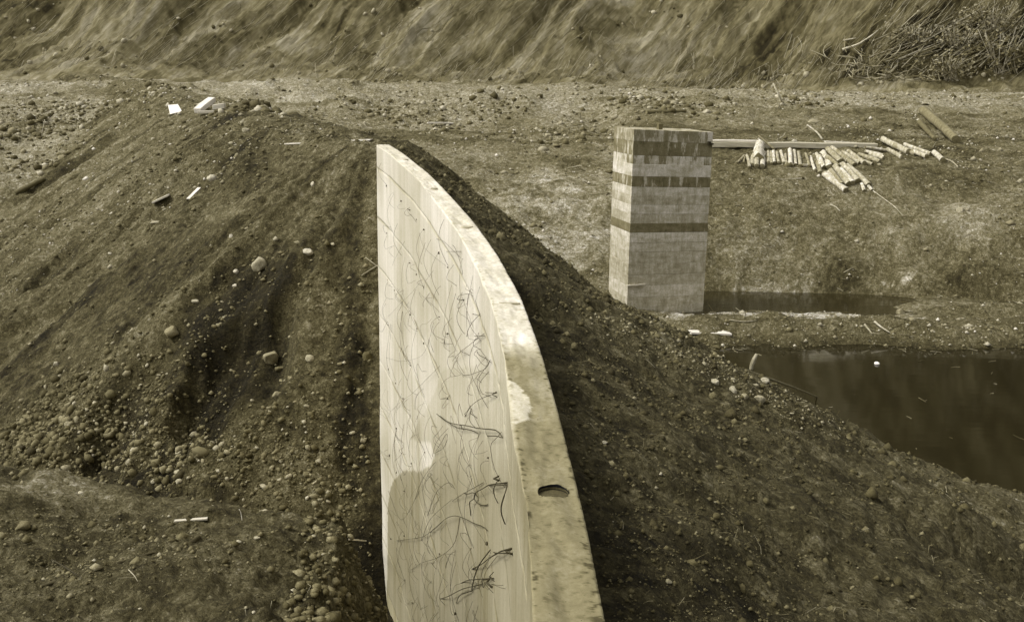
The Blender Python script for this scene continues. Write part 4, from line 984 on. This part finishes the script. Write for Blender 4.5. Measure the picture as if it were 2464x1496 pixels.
OV = np.array([[1, 0, 0], [-1, 0, 0], [0, 1, 0], [0, -1, 0], [0, 0, 1], [0, 0, -1]], float)
OF = np.array([[0, 2, 4], [2, 1, 4], [1, 3, 4], [3, 0, 4], [2, 0, 5], [1, 2, 5], [3, 1, 5], [0, 3, 5]])
def scatter(name, pts, sizes, tones, seed, mat, flat=0.7, sub=(None, None), spike=0.0):
    V0, F0 = (I1, I1F) if sub[0] is None else sub
    rs = np.random.default_rng(seed); n = len(pts)
    shapes = [rock_shape(seed * 37 + k, V0, 0.4) for k in range(16)]
    VV = np.empty((n, len(V0), 3), np.float32); TT = np.repeat(tones, len(V0))
    for i in range(n):
        W = shapes[rs.integers(16)] * np.array([1, rs.uniform(0.65, 1), rs.uniform(flat - .2, flat + .15)])
        W = W @ rot_rand(rs).T if flat > 0.75 else W @ np.array([[math.cos(i), -math.sin(i), 0], [math.sin(i), math.cos(i), 0], [0, 0, 1]])
        VV[i] = W * sizes[i] + pts[i]
    FF = (F0[None] + (np.arange(n) * len(V0))[:, None, None]).reshape(-1, 3)
    o = mesh_np(name, VV.reshape(-1, 3), FF, mat, False, TT)
    return tag(o, kind='stuff')
def fan_points(n, t0, t1, y0, y1, seed):
    rs = np.random.default_rng(seed); t = rs.uniform(t0, t1, n); y = np.exp(rs.uniform(math.log(y0), math.log(y1), n)); return t * y, y, rs
# gravel on the left slope and near mound
x, y, rs = fan_points(32000, -0.60, 0.02, 5.0, 30, 301)
dR, zR_, side, sR = poly_dist(x, y, PR, ZR); k = (side > 0) & (dR > 0.25)
dens = sstep(-0.5, 0.6, fbm(x * 0.55, y * 0.55, 3, 0.55, 302)) * 0.85 + 0.15
k &= rs.random(len(x)) < dens * np.where(y > 20, 0.75, 1.0); x, y = x[k], y[k]
sz = np.exp(rs.normal(0, 0.62, len(x))) * 0.0012 * y; sz = np.clip(sz, 0.005, 0.09)
P = np.stack([x, y, ground(x, y) + 0.15 * sz], 1)
tn = np.clip(np.exp(rs.normal(math.log(0.115), 0.38, len(x))), 0.04, 0.42)
scatter("gravel", P, sz, tn, 3, MAT_STONE, sub=(OV, OF))
# loose stones on the shaded flank of the near mound beside the wall
rs = np.random.default_rng(306); n = 2600; y = rs.uniform(5.2, 8.2, n); x = -0.126 * y - 0.34 + rs.uniform(-0.25, 0.75, n); g_ = ground(x, y); sz = np.clip(np.exp(rs.normal(-4.0, 0.6, n)), 0.006, 0.06)
scatter("flank_stones", np.stack([x, y, g_ + 0.1 * sz], 1), sz, np.clip(np.exp(rs.normal(math.log(0.10), 0.4, n)), 0.03, 0.3), 14, MAT_STONE)
# packed cobbles at the foot of the left slope (the many too small to pick apart)
rs = np.random.default_rng(305); n = 3200; A_ = hit(45, 1060); B2 = hit(860, 1215); u = rs.random(n) ** 1.5
x = A_.x + (B2.x - A_.x) * u + rs.normal(0, 0.35, n); y = A_.y + (B2.y - A_.y) * u + rs.normal(0.0, 0.6, n) * (1 - 0.35 * u)
k = x < -0.13 * y - 0.2; x, y, u = x[k], y[k], u[k]; n = len(x); g_ = ground(x, y)
sz = np.clip(np.exp(rs.normal(math.log(0.034), 0.6, n)), 0.010, 0.13) * (1 - 0.45 * u[:n])
scatter("packed_cobbles", np.stack([x, y, g_ + 0.1 * sz], 1), sz, np.clip(np.exp(rs.normal(math.log(0.095), 0.45, n)), 0.03, 0.34), 9, MAT_STONE, 0.8)
# clods and grit on the right slope
x, y, rs = fan_points(36000, -0.13, 0.62, 3.0, 27, 311)
dR, zR_, side, sR = poly_dist(x, y, PR, ZR); g_ = ground(x, y); k = (side < 0) & (dR > 0.22) & (g_ > -0.05)
dens = sstep(-0.6, 0.6, fbm(x * 0.8, y * 0.8, 3, 0.55, 312)); k &= rs.random(len(x)) < 0.25 + 0.75 * dens
x, y, g_ = x[k], y[k], g_[k]
sz = np.clip(np.exp(rs.normal(0, 0.65, len(x))) * 0.0014 * y, 0.006, 0.085)
toe = sstep(1.2, 0.2, g_) * sstep(12, 16, y)
tn = np.clip(np.exp(rs.normal(np.log(0.068 + 0.14 * toe), 0.42)), 0.025, 0.42)
scatter("clods", np.stack([x, y, g_ + 0.1 * sz], 1), sz, tn, 4, MAT_STONE, sub=(OV, OF))
# pale rubble washed along the toe of the right slope
rs = np.random.default_rng(315); Q = []
for k in range(1000):
    u = rs.random(); p = hit(1450 + 560 * u + rs.normal(0, 34), 738 + 255 * u + abs(rs.normal(0, 34)))
    if p.y < 30 and p.z > 0.02: Q.append(tuple(p))
Q = np.array(Q); sz = np.clip(np.exp(rs.normal(math.log(0.0011), 0.55, len(Q))), 0.0004, 0.0034) * Q[:, 1]
scatter("toe_rubble", Q, sz, rs.uniform(0.07, 0.27, len(Q)), 17, MAT_STONE, 0.75, sub=(OV, OF))
# rubble on the far ground
x, y, rs = fan_points(36000, -0.60, 0.60, 24, 60.5, 321)
g_ = ground(x, y); k = g_ > 0.03
dens = sstep(-0.3, 0.7, fbm(x * 0.35, y * 0.35, 3, 0.55, 322)); k &= rs.random(len(x)) < 0.2 + 0.8 * dens; x, y, g_ = x[k], y[k], g_[k]
sz = np.clip(np.exp(rs.normal(0, 0.62, len(x))) * 0.00085 * y, 0.014, 0.20)
tn = np.clip(np.exp(rs.normal(math.log(0.175), 0.65, len(x))), 0.03, 0.55)
scatter("rubble", np.stack([x, y, g_ + 0.15 * sz], 1), sz, tn, 5, MAT_STONE, sub=(OV, OF))

rs = np.random.default_rng(325); P_ = []
for (px, py, sp_, m_) in ((120, 290, 1.6, 260), (200, 260, 1.6, 260), (90, 400, 1.2, 160), (60, 330, 1.2, 140), (330, 230, 1.5, 160), (620, 265, 0.9, 220), (950, 265, 1.2, 160), (1010, 300, 1.0, 120), (1180, 255, 1.3, 160), (1500, 245, 1.6, 140), (1620, 250, 1.6, 140), (1900, 240, 1.8, 160), (1350, 330, 1.2, 120)):
    c = hit(px, py); q = rs.normal(0, sp_, (m_, 2)) * np.array([1.0, 0.8]) + np.array([c.x, c.y]); P_.append(q)
q = np.vstack(P_); x, y = q[:, 0], q[:, 1]; g_ = ground(x, y); n = len(x); sz = np.clip(np.exp(rs.normal(math.log(0.07), 0.55, n)), 0.025, 0.26)
scatter("clod_heaps", np.stack([x, y, g_ + 0.15 * sz], 1), sz, np.where(rs.random(n) < 0.7, rs.uniform(0.05, 0.12, n), rs.uniform(0.15, 0.4, n)), 15, MAT_STONE, 0.75)

# ------------------------------------------------------------------ twigs and litter (uncountable)
def sticks(name, P, D, L, R, tones, mat, seed, bend=0.2, sides=3, seg=3):
    rs = np.random.default_rng(seed); n = len(P); t = np.linspace(-0.5, 0.5, seg)
    bn = rs.normal(size=(n, 3)) * bend
    C = P[:, None, :] + D[:, None, :] * (t[None, :, None] * L[:, None, None]) + bn[:, None, :] * (L[:, None, None] * (0.25 - t[None, :, None] ** 2))
    a = np.cross(D, np.array([0.3, 0.2, 0.93])); a /= np.linalg.norm(a, axis=1)[:, None] + 1e-9; b = np.cross(D, a)
    th = np.linspace(0, 2 * math.pi, sides, endpoint=False)
    rr_ = R[:, None] * (1.0 - 0.6 * (t[None, :] + 0.5))
    V = C[:, :, None, :] + rr_[:, :, None, None] * (np.cos(th)[None, None, :, None] * a[:, None, None, :] + np.sin(th)[None, None, :, None] * b[:, None, None, :])
    base = []
    for i in range(seg - 1):
        for j in range(sides): base.append((i * sides + j, i * sides + (j + 1) % sides, (i + 1) * sides + (j + 1) % sides, (i + 1) * sides + j))
    F = (np.array(base)[None] + (np.arange(n) * seg * sides)[:, None, None]).reshape(-1, 4)
    o = mesh_np(name, V.reshape(-1, 3), F, mat, False, np.repeat(tones, seg * sides)); return tag(o, kind='stuff')
x, y, rs = fan_points(15000, -0.58, 0.58, 26, 60, 331); g_ = ground(x, y)
k = (g_ > 0.03) & (rs.random(len(x)) < np.where((x > 2) & (y < 44), 1.0, 0.22) * np.clip(0.35 + fbm(x * 0.5, y * 0.5, 3, 0.6, 333), 0.1, 1)); x, y, g_ = x[k], y[k], g_[k]; n = len(x)
D = np.stack([rs.normal(size=n), rs.normal(size=n) * 0.6, rs.normal(size=n) * 0.18], 1); D /= np.linalg.norm(D, axis=1)[:, None]
sticks("twig_litter", np.stack([x, y, g_ + 0.02], 1), D, np.exp(rs.normal(-1.5, 0.6, n)) * (0.7 + y / 90), rs.uniform(0.004, 0.014, n) * y / 34, np.where(rs.random(n) < 0.33, rs.uniform(0.18, 0.40, n), rs.uniform(0.03, 0.10, n)), MAT_TWIG, 6)
x, y, rs = fan_points(2600, -0.58, 0.60, 3.5, 26, 341); g_ = ground(x, y); dR, _, side, _ = poly_dist(x, y, PR, ZR)
k = (g_ > 0.03) & (dR > 0.35) & (rs.random(len(x)) < np.where((side > 0) & (y > 11), 0.25, 1.0)); x, y, g_ = x[k], y[k], g_[k]; n = len(x)
D = np.stack([rs.normal(size=n), rs.normal(size=n), rs.normal(size=n) * 0.3], 1); D /= np.linalg.norm(D, axis=1)[:, None]
sticks("root_litter", np.stack([x, y, g_ + 0.01], 1), D, rs.uniform(0.03, 0.16, n) * (0.5 + y / 14), rs.uniform(0.0012, 0.003, n) * (0.4 + y / 10), np.where(rs.random(n) < 0.4, rs.uniform(0.10, 0.26, n), rs.uniform(0.03, 0.08, n)), MAT_TWIG, 7, 0.5)

x, y, rs = fan_points(9000, 0.1, 0.6, 12, 27.5, 371); g_ = ground(x, y); k = (g_ < -0.02) & (rs.random(len(x)) < np.clip(np.exp((g_ + 0.02) * 9), 0.012, 1)); x, y = x[k], y[k]; n = len(x)
D = np.stack([rs.normal(size=n), rs.normal(size=n), 0 * x], 1); D /= np.linalg.norm(D, axis=1)[:, None]
sticks("floating_litter", np.stack([x, y, 0 * x + 0.008], 1), D, rs.uniform(0.02, 0.35, n), rs.uniform(0.004, 0.012, n), rs.uniform(0.06, 0.3, n), MAT_TWIG, 13, 0.1)
# ------------------------------------------------------------------ bank growth, brush pile and thickets at the upper right
rs = np.random.default_rng(351); n = 4200
t = rs.uniform(-0.6, 0.6, n); y = 62.5 + rs.random(n) ** 1.0 * 7.5; x = t * y; g_ = ground(x, y)
k = rs.random(n) < sstep(-0.3, 0.6, fbm(x * 0.4, y * 0.8, 3, 0.5, 352)) * (0.35 + 0.65 * sstep(0, 14, x)); x, y, g_ = x[k], y[k], g_[k]; n = len(x)
D = np.stack([-0.45 + 0.4 * rs.normal(size=n), -0.5 + 0 * x, -0.75 + 0.3 * rs.normal(size=n)], 1); D /= np.linalg.norm(D, axis=1)[:, None]
sticks("hanging_roots", np.stack([x, y - 0.12, g_ + 0.10], 1), D, rs.uniform(0.4, 1.5, n), rs.uniform(0.010, 0.024, n), np.where(rs.random(n) < 0.5, rs.uniform(0.2, 0.34, n), rs.uniform(0.05, 0.1, n)), MAT_TWIG, 8, 0.5, 3, 4)

rs = np.random.default_rng(361); n = 5000
t = rs.uniform(-0.6, 0.6, n); y = 62.3 + rs.random(n) * 8.5; x = t * y; g_ = ground(x, y)
dens = sstep(-0.4, 0.5, fbm(x * 0.5 - y * 0.4, y * 0.5, 3, 0.55, 362)); k = rs.random(n) < 0.25 + 0.75 * dens; x, y, g_ = x[k], y[k], g_[k]; n = len(x)
D = np.stack([-0.60 + 0.16 * rs.normal(size=n), np.full(n, -0.48), -0.64 + 0.12 * rs.normal(size=n)], 1); D /= np.linalg.norm(D, axis=1)[:, None]
sticks("slope_grass", np.stack([x, y - 0.05, g_ + 0.05], 1), D, rs.uniform(0.6, 3.0, n), rs.uniform(0.007, 0.016, n), np.clip(np.where(rs.random(n) < 0.7, rs.uniform(0.22, 0.40, n), rs.uniform(0.06, 0.12, n)), 0, 1), MAT_TWIG, 12, 0.12, 3, 3)

rs = np.random.default_rng(366); n = 2600
t = rs.uniform(-0.6, 0.6, n); y = 62.0 + rs.random(n) ** 1.5 * 8; x = t * y; g_ = ground(x, y)
k = rs.random(n) < np.clip(0.15 + fbm(x * 0.35 + 0.3 * y, y * 0.8, 3, 0.6, 367), 0.03, 1); x, y, g_ = x[k], y[k], g_[k]; n = len(x)
sz = np.clip(np.exp(rs.normal(math.log(0.10), 0.5, n)), 0.03, 0.24)
o = scatter("bank_lumps", np.stack([x, y, g_], 1), sz, np.where(rs.random(n) < 0.6, rs.uniform(0.20, 0.36, n), rs.uniform(0.06, 0.14, n)), 16, MAT_STONE, 0.8)

def leaf_cloud(c, rx, ry, rz, n, seed, tone):
    rs = np.random.default_rng(seed); d = rs.normal(size=(n, 3)); d /= np.linalg.norm(d, axis=1)[:, None]
    r = rs.random(n) ** 0.45; lump = 1 + 0.35 * vn(d[:, 0] * 2.3 + seed, d[:, 1] * 2.3 + d[:, 2] * 1.9, seed)
    P = np.array(c) + d * (r * lump)[:, None] * np.array([rx, ry, rz])
    P = P[P[:, 2] > c[2] - rz * 0.8]; n = len(P)
    u = rs.normal(size=(n, 3)); u /= np.linalg.norm(u, axis=1)[:, None]; v = np.cross(u, rs.normal(size=(n, 3))); v /= np.linalg.norm(v, axis=1)[:, None]
    s = rs.uniform(0.05, 0.13, n)[:, None]
    V = np.stack([P - u * s, P + v * s * 0.5, P + u * s, P - v * s * 0.5], 1).reshape(-1, 3)
    F = np.arange(n * 4).reshape(n, 4)
    return V, F, np.repeat(np.clip(tone * np.exp(rs.normal(0, 0.45, n)), 0.02, 0.3), 4)
shr = [(2270, 180, 1.5, 1.0, "low dark bush at the foot of the bank behind the brush pile", 0.15), (2400, 165, 2.2, 1.7, "dark thicket at the right edge below the bank", 0.12), (2380, 75, 2.2, 1.3, "bush high on the bank in the upper right corner", 0.18),
       (2200, 110, 1.9, 1.0, "leafy brown bush above the tangle of branches", 0.2), (2300, 120, 1.8, 1.1, "bush between the leafy brown bush and the right edge thicket", 0.17)]
for k, (px, py, rx, rz, lab, tn) in enumerate(shr):
    p = hit(px, py + 12); root = empty("shrub", p, lab, "bush", "bushes on the bank at the upper right")
    V, F, T = leaf_cloud((0, 0.1, rz * 0.6), rx, 0.8, rz * 0.9, 900, 400 + k, tn)
    mesh_np("foliage", V, F, MAT_LEAF, False, T, root)
    for j in range(16):
        a = random.uniform(-1, 1); pts = np.array([[0.1 * j - 0.2, 0, -0.3], [0.3 * a * rx, -0.2, rz * 0.5], [0.7 * a * rx, -0.3, rz * random.uniform(1.0, 1.5)]])
        tube_obj("stem", smooth_path(pts, 6), np.linspace(0.028, 0.008, 6), MAT_BRANCH, root, 5)
def pole(px_pts, wpx, label, group, out_=0.5, taper=0.4):
    P = []
    for i, q in enumerate(px_pts):
        h = hit(*q); r = ray(*q); y = h.y - out_ * (0.3 + 0.7 * random.random()); P.append((r[0] * y, y, CAMZ + r[2] * y))
    pts = smooth_path(P, max(5, 4 * len(P))); s = pxm(Vector(P[0]))
    tag(tube_obj("fallen_branch", pts, np.linspace(0.5 * wpx * s, 0.5 * wpx * s * taper, len(pts)), MAT_BRANCH, None, 5), label, "branch", group)
G1 = "fallen branches of the brush pile at the upper right"
pole(((2027, 120), (2065, 108), (2100, 85), (2125, 62)), 7, "thick pale pole sticking out lowest from the brush at the bank", G1)
pole(((2030, 98), (2060, 92)), 5, "short pale pole just above the thick pale pole", G1)
pole(((2050, 172), (2095, 168), (2130, 163)), 5, "pale pole lying level low in the brush pile", G1)
pole(((2098, 190), (2130, 188), (2160, 184)), 5, "pale pole lying on the ground in front of the brush pile", G1, 0.2)
pole(((2400, 60), (2412, 80), (2420, 100)), 8, "pale leaning trunk fragment near the upper right corner", G1)
pole(((2390, 105), (2410, 118), (2425, 125)), 9, "short thick log below the leaning trunk fragment at the right edge", G1)
rb = random.Random(21)
def free_pole(px_pts, out_=0.8):
    P = []
    for q in px_pts:
        h = hit(*q); r = ray(*q); y = h.y - out_ * (0.3 + 0.7 * rb.random()); P.append((r[0] * y, y, CAMZ + r[2] * y))
    return smooth_path(P, max(5, 4 * len(P)))
bv, bf, btn, off_ = [], [], [], 0
def add_brush(pts, wpx):
    global off_
    s_ = pxm(Vector(pts[0])); V, F = tube_np(pts, np.linspace(0.5 * wpx * s_, 0.25 * wpx * s_, len(pts)), 4)
    bv.append(V); bf.append(F + off_); off_ += len(V); btn.append(np.full(len(V), rb.choice([0.09, 0.14, 0.2, 0.3])))
WH = sorted(rb.uniform(2110, 2330) for _ in range(10))
for k, x0 in enumerate(WH):                                      # long slanting whips
    y0 = rb.uniform(95, 150); L = rb.uniform(110, 180); a = math.radians(rb.uniform(22, 40))
    pole(((x0, y0), (x0 + L * 0.5 * math.cos(a), y0 - L * 0.5 * math.sin(a) + rb.uniform(-3, 3)), (x0 + L * math.cos(a), y0 - L * math.sin(a))), rb.uniform(2.6, 3.8), "long thin whip slanting up in the brush, %s from the left of ten" % ORD[k], "slanting whips in the brush at the upper right", 0.9)
for k in range(170):
    x0 = rb.uniform(2080, 2420); y0 = rb.uniform(60, 185); L = rb.uniform(50, 170); a = math.radians(rb.uniform(15, 55))
    add_brush(free_pole(((x0, y0), (x0 + L * 0.5 * math.cos(a), y0 - L * 0.5 * math.sin(a) + rb.uniform(-5, 5)), (x0 + L * math.cos(a), y0 - L * math.sin(a))), 0.9), rb.uniform(1.3, 2.6))
for k in range(110):                                             # curling roots and twigs
    x0 = rb.gauss(2125, 70); y0 = rb.uniform(125, 192); pts = [(x0, y0)]; a = rb.uniform(0, 6.28)
    for q in range(3): a += rb.uniform(-.8, .8); x0 += 20 * math.cos(a); y0 = min(194, y0 + 14 * math.sin(a)); pts.append((x0, y0))
    add_brush(free_pole(pts, 0.9), rb.uniform(1.3, 3.2))
tag(mesh_np("brush", np.vstack(bv), np.vstack(bf), MAT_TWIG, True, np.concatenate(btn)), kind='stuff')
# tidy: record how many pieces
print("objects", len(bpy.data.objects), "sockets cut", SOCK, "wires", cnt, "tris", sum(len(o.data.loop_triangles) or sum(len(p.vertices) - 2 for p in o.data.polygons) if len(o.data.polygons) < 5000 else len(o.data.polygons) * (len(o.data.polygons[0].vertices) - 2) for o in bpy.data.objects if o.type == 'MESH'))
